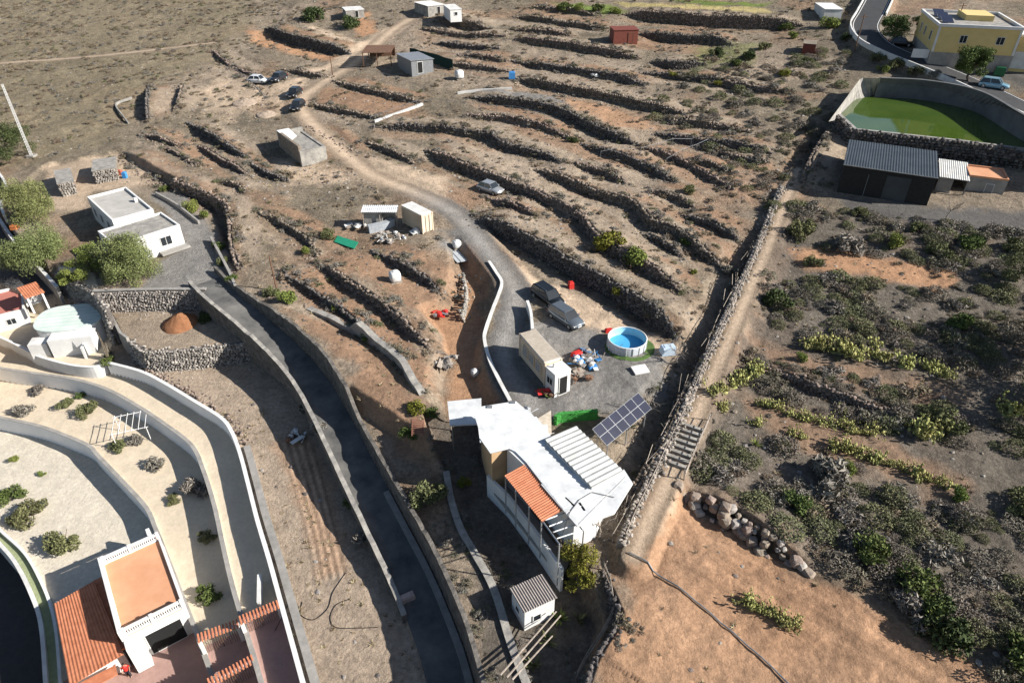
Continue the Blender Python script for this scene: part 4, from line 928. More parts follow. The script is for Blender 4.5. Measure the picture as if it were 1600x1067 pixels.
for q in ((765,638),(801,631)):
    p = wp([q], M0+.1)[0]; part('roof_vent', MB().box((*p, M0+.22), (.45, .28, .22)), M_greym, t, world=True)
for a_, b_ in (((800,690),(866,676)), ((812,706),(880,692)), ((826,722),(893,706)), ((845,750),(912,735)), ((866,775),(930,757)), ((885,800),(955,770)), ((905,818),(978,745))):
    p, q = wp([a_, b_], M0-.06); part('roof_seam', MB().bar((*p, M0-.075), (*q, M0-.075), .03, 4), M_oldwhite, t, world=True)
p_ = [(*wp([q], M0)[0], M0-.04) for q in ((880,830),(890,800),(905,780),(925,768),(960,776))]; part('roof_cable', MB().path(p_, .025, 4), M_blk, t, world=True)
# slab canopy to the left
zc = z0+.9; t = thing('white_canopy', 'flat white canopy slab half in shade left of the white-roofed house', 'canopy', (*map(float, UA([(725,645)], zc)[0]), zc-3))
part('slab', MB().prism(wp([(699,627),(752,622),(752,662),(703,664)], zc), zc-.14, zc), M_roofwhite, t, world=True)
for px in ((702,630),(749,625),(706,660),(749,659)):
    p = wp([px], zc)[0]; part('post', MB().bar((*p, zc-3.5), (*p, zc-.1), .06), M_wood, t, world=True)
# white hut at the bottom
(c, w, d, a, zg) = frame([(799,919),(845,898),(871,932),(818,955)], 2.3)
t = thing('white_hut', 'small white hut with corrugated brown-grey roof near the bottom', 'hut', (*c, zg), a)
block(t, 'wall', w-.12, d-.12, -1.2, 2.2, M_white); M_rf = mat('brown_grey_sheet', (.24, .21, .19), .8, col2=(.36, .32, .29), scale=1.0, bump=.1)
corrugated(rectP(w+.15, d+.15), [2.3, 2.3, 2.3, 2.3], 14, .045, M_rf, t, along=False); opening(t, 'window', 'f', w-.12, d-.12, -.25, .9, .55, .6, M_glass, M_white); opening(t, 'window', 'l', w-.12, d-.12, 0, 1.2, .5, .5, M_glass, M_white)

# solar array
pz = z0+2.4; zlo, zhi = pz-.55, pz+.55
cor = [np.array(UA([p], z)[0].tolist()+[z]) for p, z in (((925,670), zhi), ((997,614), zhi), ((1018,638), zlo), ((948,697), zlo))]
ctr = sum(cor)/4; t = thing('solar_array', 'tilted solar array of two rows of six dark panels beside the white roof', 'solar array', (float(ctr[0]), float(ctr[1]), z0))
M_pv = mat('solar_cell', (.018, .02, .035), .15, col2=(.025, .028, .05), scale=.6, bump=0, spec=.5)
u_ = ((cor[1]-cor[0])+(cor[2]-cor[3]))/2; v_ = ((cor[3]-cor[0])+(cor[2]-cor[1]))/2; n_ = np.cross(v_, u_); n_ /= np.linalg.norm(n_); n_ *= np.sign(n_[2]); o0 = ctr-u_/2-v_/2; lo_ = np.array(t.location)
for i in range(6):
    for j in range(2):
        a_ = o0+u_*(i+.006)/6+v_*(j+.004)/2; b_ = o0+u_*(i+.994)/6+v_*(j+.004)/2; c_ = o0+u_*(i+.994)/6+v_*(j+.996)/2; d_ = o0+u_*(i+.006)/6+v_*(j+.996)/2; Q = np.array([d_, c_, b_, a_])-lo_
        p = link('solar_panel', MB().hexa(Q, Q+n_*.04).mesh('solar_panel'), M_greym, t)
        q = Q.mean(0); I = q+(Q-q)*np.array([.96, .96, .96]); link('cell_sheet', MB().hexa(I+n_*.036, I+n_*.046).mesh('cell_sheet'), M_pv, p)
for f in (.2, .8):
    a_ = o0+v_*f-lo_-n_*.08; part('rail', MB().bar(a_, a_+u_, .05, 4), M_metal, t)
for i in (.08, .5, .92):
    for f in (.15, .85):
        a_ = o0+u_*i+v_*f; part('post', MB().bar(a_-lo_, np.array([a_[0], a_[1], hz(a_[0], a_[1])-.3])-lo_, .05), M_metal, t)
# estate house, lower left
zl = float(B(*UA([(230,960)], -11)[0]))-9.6; zr = zl+3.4
(c, w, d, a) = rect4(UA([(156,879),(248,842),(292,946),(189,997)], zr+.0))
t = thing('estate_house', 'white house with salmon roof terrace, white balustrades and an orange roof beside it', 'house', (*c, zl), a)
block(t, 'wall', w, d, -.5, 3.25, M_white); part('terrace_floor', MB().box((0, 0, 3.28), (w-.1, d-.1, .1)), M_terr, t)
part('side_parapet', MB().box((-w/2+.12, 0, 3.75), (.26, d, .85)), M_white, t)
bal = MB().lathe([(.05, 0), (.085, .1), (.04, .28), (.085, .48), (.05, .6)], n=8).mesh('baluster', True); bal.materials.append(M_white)
for s in (-1, 1):
    y = s*(d/2-.14)
    for k in range(26): link('baluster', bal, None, t, (-w/2+.45+(w-.6)*k/25, y, 3.42))
    part('balustrade_rail', MB().box((.1, y, 4.08), (w-.2, .2, .12)), M_white, t); part('balustrade_base', MB().box((.1, y, 3.38), (w-.2, .2, .1)), M_white, t)
    for x in (-w/2+.3, 0, w/2-.12): part('balustrade_pier', MB().box((x, y, 3.75), (.26, .26, .9)), M_white, t)
part('side_parapet', MB().box((w/2-.08, 0, 3.45), (.16, d-.5, .3)), M_white, t)
opening(t, 'garage_opening', 'f', w, d, .35, 1.25, 2.6, 2.4, M_dark, M_white); part('porch_block', MB().box((-w*.36, -d/2-.5, 1.5), (w*.24, 1.0, 3.1)), M_white, t)
wl_ = 3.1; corrugated([(-w/2-wl_-.9, d/2-.6), (-w/2-.9, d/2-.6), (-w/2-.2, -d/2-.7), (-w/2-wl_-.9, -d/2-.7)], [2.0, 2.5, 2.5, 2.0], 15, .022, M_tile, t, 'orange_roof', along=False)
part('side_block', MB().box((-w/2-wl_/2-.55, -.2, .8), (wl_+.5, d-.4, 2.2)), M_white, t); part('side_strip', MB().box((-w/2-.5, -.1, 2.1), (.9, d-.3, .2)), M_tile, t)
part('back_stair_wall', MB().box((w*.35, d/2+.9, 1.6), (.3, 1.8, 3.4)), M_white, t); part('patio_canopy', MB().box((-w/2-2.3, -d/2-1.1, 1.7), (wl_-.5, .9, .1)), M_tile, t)
# tiled gates
def tiled_gate(px, z, label):
    P = UA(px, z+2.0); a0, a1 = P; L = np.linalg.norm(a1-a0); a = math.atan2(*(a1-a0)[::-1]); o = thing('tiled_gate_beam', label, 'gate', (*((a0+a1)/2), z), a)
    part('beam', MB().box((0, 0, 2.0), (L, .22, .2)), M_white, o)
    for s in (-1, 1): part('gate_post', MB().box((s*(L/2-.14), 0, 1), (.28, .28, 2.0)), M_white, o)
    n = int(L/.24)
    for k in range(n):
        x = -L/2+L*(k+.5)/n
        part('cap_tile', MB().hexa([(x-.07, -.36, 2.08), (x+.07, -.36, 2.08), (x+.07, .36, 2.08), (x-.07, .36, 2.08)], [(x-.05, -.36, 2.16), (x+.05, -.36, 2.16), (x+.05, .36, 2.3), (x-.05, .36, 2.3)]), M_tile, o)
    for k in range(int(L/.16)): part('bar', MB().bar((-L/2+.3+k*.16 if .3+k*.16 < L-.3 else 0, 0, .1), (-L/2+.3+k*.16 if .3+k*.16 < L-.3 else 0, 0, 1.9), .02, 4), M_brownwood, o)
zm = float(B(*UA([(345,990)], -9)[0]))-8.0
tiled_gate([(308,1000),(374,975)], zm, 'tile-capped gate closing the garden strip, left of two in line')
tiled_gate([(374,972),(437,945)], zm+1.2, 'tile-capped gate across the shaded drive, right of two in line')
tiled_gate([(325,1070),(398,1030)], zm-.3, 'tile-capped gate at the bottom edge below the pink paving')
# green-roofed building and neighbours
zu = float(B(*UA([(110,520)], -6)[0]))-5.2
(c, w, d, a) = rect4(UA([(60,482),(158,478),(160,506),(54,508)], zu+2.9))
t = thing('green_roofed_building', 'white building under a rounded pale green sheet roof', 'building', (*c, zu), a)
M_pg = mat('pale_green_sheet', (.42, .52, .47), .45, col2=(.60, .64, .60), scale=.5, bump=.05)
th_ = np.linspace(0, 2*math.pi, 36, endpoint=False); se = lambda k: np.stack([np.sign(np.cos(th_))*np.abs(np.cos(th_))**.6*w/2*k, np.sign(np.sin(th_))*np.abs(np.sin(th_))**.8*d/2*k*1.25], 1)
part('wall', MB().prism(se(.97), -.5, 2.6), M_white, t); ro = se(1.0); part('roof', MB().prism(ro, 2.602+ro[:, 1]*.06, 2.75+ro[:, 1]*.06), M_pg, t)
for k in range(7):
    y = -d*.5+d*1.0*k/6; hwid = w/2*max(.2, 1-abs(y/(d*.68))**2)**.5; part('roof_seam', MB().bar((-hwid*.95, y, 2.77+y*.06), (hwid*.95, y, 2.77+y*.06), .035, 4), M_oldwhite, t)
opening(t, 'door', 'r', w*.97, d*.6, 0, 1.0, .9, 2.0, M_dark)
part('front_annex', MB().box((w*.12, -d/2-.9, .9), (w*.62, 2.0, 2.6)), M_white, t); part('left_annex', MB().box((-w*.38, -d/2-.7, .6), (w*.26, 1.6, 2.0)), M_oldwhite, t)
part('entry_arch', MB().box((w*.30, -d/2-2.4, .6), (.25, 1.0, 1.7)), M_white, t)
(c, w, d, a) = rect4(UA([(-60,462),(20,462),(52,482),(-40,505)], zu+1.8))
t = thing('red_roof_terrace_house', 'white house with red roof terrace at the left edge', 'house', (*c, zu), a); block(t, 'wall', w, d, -.5, 1.7, M_white); part('terrace_floor', MB().box((0, 0, 1.73), (w-.2, d-.2, .06)), mat('dull_red', (.36, .13, .1), .8, col2=(.45, .18, .14), bump=.05), t); parapet_ring(t, w, d, 1.7, .4, .2, M_white); opening(t, 'window', 'f', w, d, .5, .9, .9, .7)
(c, w, d, a) = rect4(UA([(27,452),(57,443),(65,455),(42,463)], zu+4.2))
t = thing('tiled_turret', 'little open turret with orange tiled roof on the red terrace', 'turret', (*c, zu+1.76), a); corrugated(rectP(w+.3, d+.3), [2.6, 2.6, 2.3, 2.3], 8, .03, M_tile, t, along=False); part('back_wall', MB().box((0, d/2-.1, 1.2), (w, .2, 2.4)), M_white, t)
for sx in (-1, 1): part('post', MB().box((sx*(w/2-.12), -d/2+.12, 1.15), (.22, .22, 2.3)), M_white, t)
# shed, lean-to and store in front of the pond
zs = float(B(*U([(1400,318)], .1)[0]))+.1
(c, w, d, a) = rect4(UA([(1333,222),(1466,238),(1465,273),(1311,255)], zs+4.1))
t = thing('black_shed', 'long black shed with dark corrugated roof in front of the pond', 'shed', (*c, zs), a); block(t, 'wall', w-.3, d-.3, -.5, 3.7, M_shedwall); corrugated(rectP(w, d), [4.3, 4.3, 3.9, 3.9], 34, .03, M_shedroof, t, along=False)
part('door_panel', MB().box((-.2*w, -d/2+.1, 1.5), (.06, .12, 3.0)), M_greym, t); part('eave_gutter', MB().box((0, -d/2-.03, 3.83), (w, .1, .1)), M_metal, t); part('sliding_door', MB().box((.12*w, -d/2+.13, 1.6), (2.8, .06, 3.2)), M_shedroof, t)
(c, w, d, a) = rect4(UA([(1470,252),(1514,256),(1512,280),(1466,275)], zs+2.7))
t = thing('lean_to', 'grey lean-to with ribbed roof joining the black shed', 'lean-to', (*c, zs), a); block(t, 'back_wall', w, .2, -.3, 2.5, M_oldconc, (0, d/2-.1)); block(t, 'front_wall', w*.5, .2, -.3, 2.5, M_conc, (-w*.25, -d/2+.2)); corrugated(rectP(w+.1, d+.2), [2.9, 2.9, 2.6, 2.6], 14, .025, M_corr, t, along=False); part('post', MB().box((w/2-.1, -d/2+.2, 1.2), (.15, .15, 2.6)), M_conc, t)
(c, w, d, a) = rect4(UA([(1514,258),(1570,264),(1573,279),(1512,275)], zs+2.8))
t = thing('orange_roofed_store', 'small grey block store with flat orange roof right of the lean-to', 'store', (*c, zs), a); block(t, 'wall', w, d, -.4, 2.6, M_conc); part('roof', MB().box((0, 0, 2.63), (w-.2, d-.2, .06)), M_terr, t); parapet_ring(t, w, d, 2.6, .25, .15, M_terr); opening(t, 'door', 'f', w, d, .25, .95, .85, 1.95, M_greym)
# yellow house
zy = float(B(*U([(1500,90)], .3)[0]))+.3
(c, w, d, a) = rect4(UA([(1450,16),(1572,20),(1580,40),(1466,40)], zy+6.3))
t = thing('yellow_house', 'yellow house with white-edged flat roof beside the upper road', 'house', (*c, zy), a); block(t, 'wall', w, d, 1.9, 5.9, M_yellow); block(t, 'plinth', w+.06, d+.06, -1.5, 1.9, M_conc); part('roof', MB().box((0, 0, 5.93), (w-.2, d-.2, .06)), M_oldconc, t); parapet_ring(t, w+.3, d+.3, 5.9, .45, .35, M_white)
for k in (-.55, .1, .6): opening(t, 'window', 'l', w, d, k, 3.9, .9, 1.4)
opening(t, 'window', 'f', w, d, .62, 4.1, 1.1, 1.1); opening(t, 'window', 'f', w, d, -.35, 4.1, 1.0, 1.1)
for s in (-1, 1): part('quoin', MB().box((s*(w/2-.16), -d/2-.03, 3.9), (.34, .1, 3.9)), M_white, t)
for k in range(3): part('solar_panel', MB().box((-w*.36, -d*.25+k*d*.22, 6.52), (w*.14, d*.2, .06), 0, Matrix.Rotation(.25, 3, 'X')), M_pv, t)
part('roof_room', MB().box((w*.1, d*.15, 6.4), (w*.35, d*.4, .9)), M_yellow, t); part('front_terrace_wall', MB().box((-w/2-1.4, -d/2+.6, 1.4), (2.6, .2, 1.4)), M_white, t)
(c, w, d, a) = rect4(UA([(1580,42),(1660,46),(1664,58),(1582,54)], zy+5.2))
t = thing('yellow_garage', 'bright yellow garage with pale roller door at the right edge', 'garage', (*c, zy), a); block(t, 'wall', w, d, -.8, 4.9, M_yellow); part('roof', MB().box((0, 0, 4.96), (w+.3, d+.3, .14)), M_white, t); opening(t, 'door', 'f', w, d, -.75, 1.25, 2.6, 2.5, M_oldwhite, M_oldwhite); parapet_ring(t, w+.3, d+.3, 5.03, .2, .2, M_white)
# ------------------------------------------------------------------ plants
def leaf_mat(name, c1, c2, isl=.45): return mat(name, c1, .8, col2=c2, scale=1.3, bump=0, island=isl, spec=.2)
L_olive = leaf_mat('olive_leaf', (.085, .09, .04), (.165, .17, .075)); L_green = leaf_mat('green_leaf', (.055, .08, .022), (.12, .155, .045))
L_lime = leaf_mat('lime_leaf', (.11, .14, .03), (.21, .245, .065)); L_dark = leaf_mat('dark_leaf', (.032, .048, .016), (.075, .095, .035))
L_grey = leaf_mat('grey_twig', (.14, .125, .105), (.27, .245, .205)); L_feather = leaf_mat('feathery_leaf', (.10, .125, .045), (.20, .22, .085)); L_yell = leaf_mat('yellow_green_leaf', (.11, .12, .016), (.21, .20, .035))
L_dry = leaf_mat('dry_grass', (.24, .19, .12), (.42, .34, .22)); L_cact = leaf_mat('cactus_pad', (.19, .20, .065), (.42, .40, .16), .6)
def leaf_quads(C, size, r, flat=.0, long=1.0):
    n = len(C); a = r.normal(size=(n, 3)); a[:, 2] *= (1-flat); a /= np.linalg.norm(a, axis=1)[:, None]; b = r.normal(size=(n, 3)); b -= a*(a*b).sum(1)[:, None]; b /= np.linalg.norm(b, axis=1)[:, None]
    s = size*r.uniform(.6, 1.3, (n, 1)); a = a*s*long; b = b*s*.6
    V = np.stack([C-a*.5, C+b*.5, C+a*.5, C-b*.5], 1).reshape(-1, 3); return V, np.arange(4*n).reshape(n, 4)
def clumps(r, n_cl, R_, h, n, low=.05, shell=.55):
    """points through overlapping lumps in a dome of radius R_ and height h"""
    out = []; u = r.uniform(0, 6.28, n_cl); q = np.sqrt(r.uniform(0, 1, n_cl))*R_*.72
    cx, cy = q*np.cos(u), q*np.sin(u); cz = h*(low+r.uniform(.15, .75, n_cl)*np.sqrt(np.clip(1-(q/R_)**2, 0, 1))); cr = R_*r.uniform(.24, .46, n_cl)
    k = r.integers(0, n_cl, n); d = r.normal(size=(n, 3)); d /= np.linalg.norm(d, axis=1)[:, None]; rad = cr[k]*(shell+(1-shell)*r.random(n))
    P = np.stack([cx[k], cy[k], cz[k]], 1)+d*rad[:, None]*np.array([1, 1, .8]); P[:, 2] = np.maximum(P[:, 2], .02); return P
def bush_mesh(seed, n=1500, leaf=.13, h=.85, ncl=11, long=1.3): r = np.random.default_rng(seed); return npmesh('foliage', *leaf_quads(clumps(r, ncl, 1, h, n), leaf, r, .1, long))
def stem_mesh(seed, k=7):
    r = np.random.default_rng(seed); mb = MB()
    for i in range(k):
        a = r.uniform(0, 6.28); q = r.uniform(.2, .65); mb.bar((0, 0, -.15), (q*math.cos(a), q*math.sin(a), r.uniform(.3, .6)), .045, 4, .015)
    return mb.mesh('stem')
BUSH = {}
for nm, m, kw in (('olive', L_olive, dict(leaf=.11, n=2000)), ('green', L_green, dict(leaf=.13)), ('lime', L_lime, dict(leaf=.10, n=1900, ncl=8)), ('dark', L_dark, dict(leaf=.13)), ('grey', L_grey, dict(leaf=.16, n=1100, long=2.6, ncl=9)), ('yellow', L_yell, dict(leaf=.13, n=1600))):
    BUSH[nm] = []
    for k in range(3):
        me = bush_mesh(hash(nm) % 1 + len(nm)*31+k, **kw); me.materials.append(m); st_ = stem_mesh(k); st_.materials.append(M_bark); BUSH[nm].append((me, st_))
rb = np.random.default_rng(12)
def bush(px, py, rad, typ, label, hs=1.0, name='shrub', cat='shrub', grp=None):
    p = G(px, py); o = thing(name, label, cat, p, rb.uniform(0, 6.28), grp); me, st_ = BUSH[typ][rb.integers(0, 3)]
    o.scale = (rad*rb.uniform(.9, 1.1), rad*rb.uniform(.85, 1.1), rad*hs); link('foliage', me, None, o); link('stem', st_, None, o); return o
for a in [(1256,368,2.3,'olive','round olive shrub right of the path below the black shed'),(1212,480,2.1,'dark','dark green shrub left of the orange bare patch, beside the path'),(1345,335,1.3,'olive','small olive shrub just below the black shed front'),
 (1402,385,1.8,'lime','bright lime dome shrub in the scrub below the shed'),(1325,390,1.9,'grey','grey twiggy shrub between the olive shrub and the lime dome'),(1437,362,1.3,'olive','olive shrub up and right of the lime dome'),(1505,390,2.2,'green','large mid-green shrub below the orange-roofed store'),
 (1465,400,1.7,'olive','dull olive shrub left of the large mid-green shrub'),(1592,395,1.9,'olive','olive shrub at the right edge below the store yard'),(1500,515,2.0,'green','green shrub in the scrub right of the orange bare patch'),(1250,560,.9,'lime','small pale lime shrub above the prickly pear row'),
 (1238,790,1.5,'green','yellow-green shrub above the boulder row'),(1290,755,2.1,'grey','wide grey-green shrub above the boulder row, right of the green one'),(1328,735,1.1,'lime','pale lime dome left end below the lowest prickly pear row'),(1502,778,1.2,'lime','pale lime dome below the right end of the lowest cactus row'),
 (1472,668,1.9,'olive','olive shrub beside the dark prickly pear clump on the right'),(1350,862,1.8,'green','bright green shrub at the edge of the orange field, upper one'),(1430,935,2.2,'green','large green shrub at the edge of the orange field, middle one'),(1478,990,2.3,'dark','dark green shrub at the edge of the orange field below the large one'),
 (1582,1030,2.0,'green','green shrub in the bottom right corner'),(1590,790,1.7,'olive','olive shrub at the right edge, mid height'),(1420,960,1.5,'grey','grey twig shrub tucked left of the dark green shrub'),(1270,415,1.3,'olive','pale olive shrub at the left end of the orange bare patch'),
 (953,388,2.3,'yellow','yellow-green bush, upper left of the bright pair on the terraces'),(985,418,2.6,'lime','bright green bush, lower right of the bright pair on the terraces'),(930,390,1.4,'grey','grey shrub in the shade of the bright bush pair'),(1069,382,1.0,'green','small round green bush on the terrace wall near the path'),
 (966,457,.9,'yellow','small yellowish bush on the bank above the red bin'),(1140,428,1.1,'grey','greyish shrub at the foot of the terraces by the path'),(1085,428,.6,'yellow','tiny yellow-green tuft right of the bright bush pair'),(895,222,1.0,'dark','small dark bush on the straw terrace in the upper middle'),
 (1297,42,2.8,'lime','broad bright bush left of the upper road'),(1228,48,1.9,'green','green bush left of the broad bright bush'),(1238,60,1.5,'lime','yellowish bush below the green bush near the upper road'),(1378,112,1.5,'lime','pale lime bush above the pond wall'),(1402,104,1.9,'olive','olive bush above the pond wall, middle of three'),(1432,118,1.9,'olive','olive bush above the pond wall, right of three'),(1372,95,1.6,'olive','olive bush beside the road bend above the pond'),(1460,120,1.2,'grey','grey bush at the right end above the pond wall'),
 (1225,118,1.4,'yellow','tall yellowish bush on the stony slope left of the pond'),(1122,132,1.0,'yellow','slim yellow bush on the upper stony slope'),(1050,120,1.0,'yellow','yellow bush at the end of the second terrace below the cabin'),
 (882,15,2.0,'green','green bush at the left end of the grass strip at the top'),(908,17,1.8,'lime','lime bush second from the left on the top grass strip'),(936,19,2.0,'green','green bush third from the left on the top grass strip'),(962,21,1.8,'lime','lime bush at the right end of the top grass strip'),(1172,92,1.8,'dark','dark bush on the green patch right of the cabin'),(1148,104,1.5,'green','green bush below the dark bush right of the cabin'),(1118,88,1.8,'dark','dark bush at the end of the short overgrown wall'),(1196,78,1.6,'olive','olive bush between the cabin terraces and the upper road'),(1322,64,1.5,'dark','dark bush beside the inside of the road bend'),(1262,100,1.5,'olive','olive bush on the stony slope below the small red-brown hut'),(1080,300,1.2,'olive','olive bush in the rubble patch right of centre'),
 (300,328,1.7,'lime','bright lime bush behind the flat-roofed white house'),(318,342,1.2,'lime','smaller lime bush beside the bright lime bush'),(256,298,1.0,'green','green bush against the shaded bank wall'),(340,388,1.1,'green','green hedge plant at the upper end of the yard edge wall'),(350,412,1.0,'olive','olive hedge plant in the middle of the yard edge wall'),(360,438,.9,'green','green hedge plant at the lower end of the yard edge wall'),
 (490,30,4.2,'dark','wide dark round hedge tree by the hut at the top',.7),(548,42,2.6,'dark','dark bush on the orange earth beside the upper track'),(445,470,1.6,'lime','bright lime bush by the upper end of the roadside strip'),(425,462,1.2,'olive','pale cactus-like bush left of the lime bush by the road'),(525,487,.8,'lime','small lime plant on the brown strip beside the grey wall'),(572,530,.9,'green','green plant against the thick grey wall'),(475,398,1.1,'lime','lime bush on the stony slope left of the green mat'),(515,370,1.3,'olive','pale olive cactus bush left of the green mat'),
 (650,642,1.1,'yellow','yellow-green plant by the red ladder left of the canopy'),(676,646,1.0,'green','green plant touching the white canopy side'),(672,783,1.8,'olive','olive bush against the road wall, left of the garden wall'),(550,792,.9,'green','green bush at the foot of the road parapet on the dry field'),(640,680,1.0,'green','low green growth beside the road wall'),(726,756,.7,'yellow','bright yellow plant in the shaded plot'),
 (172,566,1.0,'green','clipped round green bush in the corner of the white wall'),(22,775,1.5,'green','green bush at the left edge of the pale garden'),(45,805,1.9,'olive','loose olive bush in the pale garden, left of centre'),(98,850,1.9,'olive','feathery olive bush in the pale garden near the house'),(20,720,.7,'lime','small lime bush in the upper pale garden'),(67,741,.5,'lime','tiny green plant in the upper pale garden'),
 (188,700,1.1,'olive','olive bush under the white frame in the garden strip'),(212,690,1.0,'grey','bare grey bush beside the white frame in the garden strip'),(242,728,1.0,'grey','bare twiggy bush in the middle of the garden strip'),(270,782,.8,'olive','olive bush at the lower end of the sunny garden strip'),(325,840,1.0,'olive','olive bush in the shaded garden strip, upper one'),(328,930,1.3,'green','green bush in the garden strip near the tiled gate'),
 (100,635,1.1,'olive','dry olive bush below the curved wall of the garden strip, left of two'),(140,645,1.4,'olive','dry olive bush below the curved wall of the garden strip, right of two'),(38,645,1.2,'grey','grey twiggy bush at the left end of the garden strip'),(60,612,1.0,'grey','bare grey bush against the curved wall at the left'),(305,770,1.5,'grey','bare reddish-grey bush in the shade of the drive wall'),(320,500,1.0,'dark','dark bush beside the orange dirt heap'),(328,495,.8,'green','small green bush right of the dirt heap'),
 (125,620,.7,'green','tiny green plant near the curved wall steps'),(572,842,1.2,'grey','grey shrub mound on the dry field beside the parapet'),(500,672,.9,'grey','grey shrub at the foot of the parapet, upper field'),(478,640,1.0,'grey','grey twig shrub in the parapet shade')]:
    bush(*a)
# trees
def limb(mb, p, q, r0, r1, r, seg=4):
    p = np.array(p, float); q = np.array(q, float); pts = [p+(q-p)*t+(r.normal(0, .06, 3)*np.linalg.norm(q-p) if 0 < t < 1 else 0) for t in np.linspace(0, 1, seg+1)]
    for i in range(seg): mb.bar(pts[i], pts[i+1], r0+(r1-r0)*i/seg, 6, r0+(r1-r0)*(i+1)/seg)
    return pts
def tree(px, py, h, R_, m, label, leaf=.16, n=9000, ncl=26, name='tree', trunk=.22, droop=0, zs=1.0, low=.25):
    r = np.random.default_rng(int(px*7+py)); p = G(px, py); o = thing(name, label, 'tree', p); mb = MB(); fork = np.array([r.normal(0, .15), r.normal(0, .15), h*.3]); limb(mb, (0, 0, -.4), fork, trunk, trunk*.7, r)
    C = []; N = []
    for k in range(ncl):
        a = r.uniform(0, 6.28); q = math.sqrt(r.random())*R_*.8; z = h*(low+(.92-low)*r.random()*math.sqrt(max(.05, 1-(q/R_)**2))); C.append((q*math.cos(a), q*math.sin(a), z)); N.append(R_*r.uniform(.2, .42))
        if k < 12: limb(mb, fork, np.array(C[-1])*np.array([.85, .85, .92]), trunk*.42, .03, r)
    C = np.array(C); N = np.array(N); k = r.integers(0, ncl, n); d = r.normal(size=(n, 3)); d /= np.linalg.norm(d, axis=1)[:, None]
    P = C[k]+d*(N[k]*(.35+.65*r.random(n)**.5))[:, None]*np.array([1, 1, .75]); P[:, 2] -= droop*r.random(n)*np.hypot(P[:, 0], P[:, 1])/R_
    P[:, 2] = np.maximum(P[:, 2], .1)
    V, F = leaf_quads(P, leaf, r, 0, 1.8 if droop else 1.2); part('trunk', mb, M_bark, o); me = npmesh('crown', V, F); link('crown', me, m, o); return o
tree(62,420,6.5,4.2,L_feather,'tall feathery pepper tree left of the flat-roofed white house',.13,26000,40,droop=1.9)
tree(52,345,6.5,3.6,L_feather,'feathery pepper tree at the left behind the first one',.13,20000,36,droop=1.9)
tree(208,432,6.0,3.6,L_feather,'feathery pepper tree in front of the flat-roofed white house',.13,26000,40,droop=1.9)
tree(122,450,3.6,2.0,L_lime,'compact lime-green tree behind the green-roofed building, lower left of two',.15,5000,18)
tree(145,425,3.8,2.1,L_lime,'compact lime-green tree between the two feathery trees',.15,5000,18)
tree(15,248,5.5,4.6,L_dark,'dense dark green tree at the left edge beside the mast',.2,9000,24)
tree(1396,62,4.6,3.2,L_green,'green tree on the house side of the road bend',.2,8000,24)
tree(1512,128,6.6,2.7,L_green,'round green tree in front of the yellow house',.2,14000,34,trunk=.2)
tree(1430,55,4.2,1.6,L_dark,'narrow dark tree at the left corner of the yellow house',.2,3500,14)
tree(903,908,4.0,1.8,L_yell,'yellow-green tree at the lower corner of the white-roofed house',.13,7000,22)
tree(1640,640,5.6,4.0,L_dark,'big dark tree at the right edge beside the scrub',.22,9000,26)
tree(1655,560,8.5,4.2,L_dark,'tallest dark tree at the right edge casting the broad shadow',.22,12000,30,trunk=.3)
tree(1590,440,3.4,2.4,L_olive,'olive tree at the right edge below the store yard shrubs',.15,5000,18)
# bare trees
def bare_tree(px, py, h, label, m=M_wood):
    r = np.random.default_rng(int(px)); p = G(px, py); o = thing('bare_tree', label, 'tree', p); tr = MB(); br = MB(); pts = limb(tr, (0, 0, -.3), (r.normal(0, .2), r.normal(0, .2), h*.4), .09, .06, r)
    for k in range(9):
        a = r.uniform(0, 6.28); q = np.array([math.cos(a)*h*.4, math.sin(a)*h*.4, h*r.uniform(.65, 1)]); pp = limb(br, pts[-1], q, .04, .018, r)
        for j in range(5): s = pp[r.integers(1, 5)]; br.bar(s, s+r.normal(0, .22*h*.5, 3)+np.array([0, 0, .15]), .016, 3, .008)
    part('trunk', tr, m, o); part('branches', br, m, o); return o
bare_tree(1478,345,3.2,'leafless pale tree on the grey yard in front of the lean-to'); 
bare_tree(935,838,3.0,'leafless tree overhanging the lower corner of the white roof',M_wood); bare_tree(1010,655,2.5,'leafless grey tree between the solar array and the path'); bare_tree(1050,570,2.6,'leafless grey tree in the shade right of the pool yard'); bare_tree(890,870,2.2,'leafless dry tree beside the porch end',M_wood)
# prickly pear
def cactus_mesh(seed, n=26):
    r = np.random.default_rng(seed); V = []; F = []; v0, f0 = ICO1; nb = 0; pads = [(np.array([r.normal(0, .3), r.normal(0, .3), .12]), None) for _ in range(7)]
    for k in range(n):
        b = pads[r.integers(0, len(pads))][0]; c = b+np.array([r.normal(0, .2), r.normal(0, .2), r.uniform(.06, .26)]); c[2] = min(c[2], 1.05); pads.append((c, 0)); s = r.uniform(.08, .13)
        v = v0*np.array([s, .025, s*1.6]); a = r.uniform(0, 6.28); t_ = r.normal(0, .4); v = np.stack([v[:, 0], v[:, 1]*math.cos(t_)-v[:, 2]*math.sin(t_), v[:, 1]*math.sin(t_)+v[:, 2]*math.cos(t_)], 1)
        v = np.stack([v[:, 0]*math.cos(a)-v[:, 1]*math.sin(a), v[:, 0]*math.sin(a)+v[:, 1]*math.cos(a), v[:, 2]], 1)+c; V.append(v); F.append(f0+nb); nb += len(v0)
    V.append(v0*np.array([.5, .5, .16])); F.append(f0+nb); me = npmesh('pads', np.vstack(V), np.vstack(F), True); me.materials.append(L_cact); return me
CACT = [cactus_mesh(k, 110) for k in range(4)]
ORD = ['first', 'second', 'third', 'fourth', 'fifth', 'sixth', 'seventh', 'eighth', 'ninth', 'tenth', 'eleventh', 'twelfth']
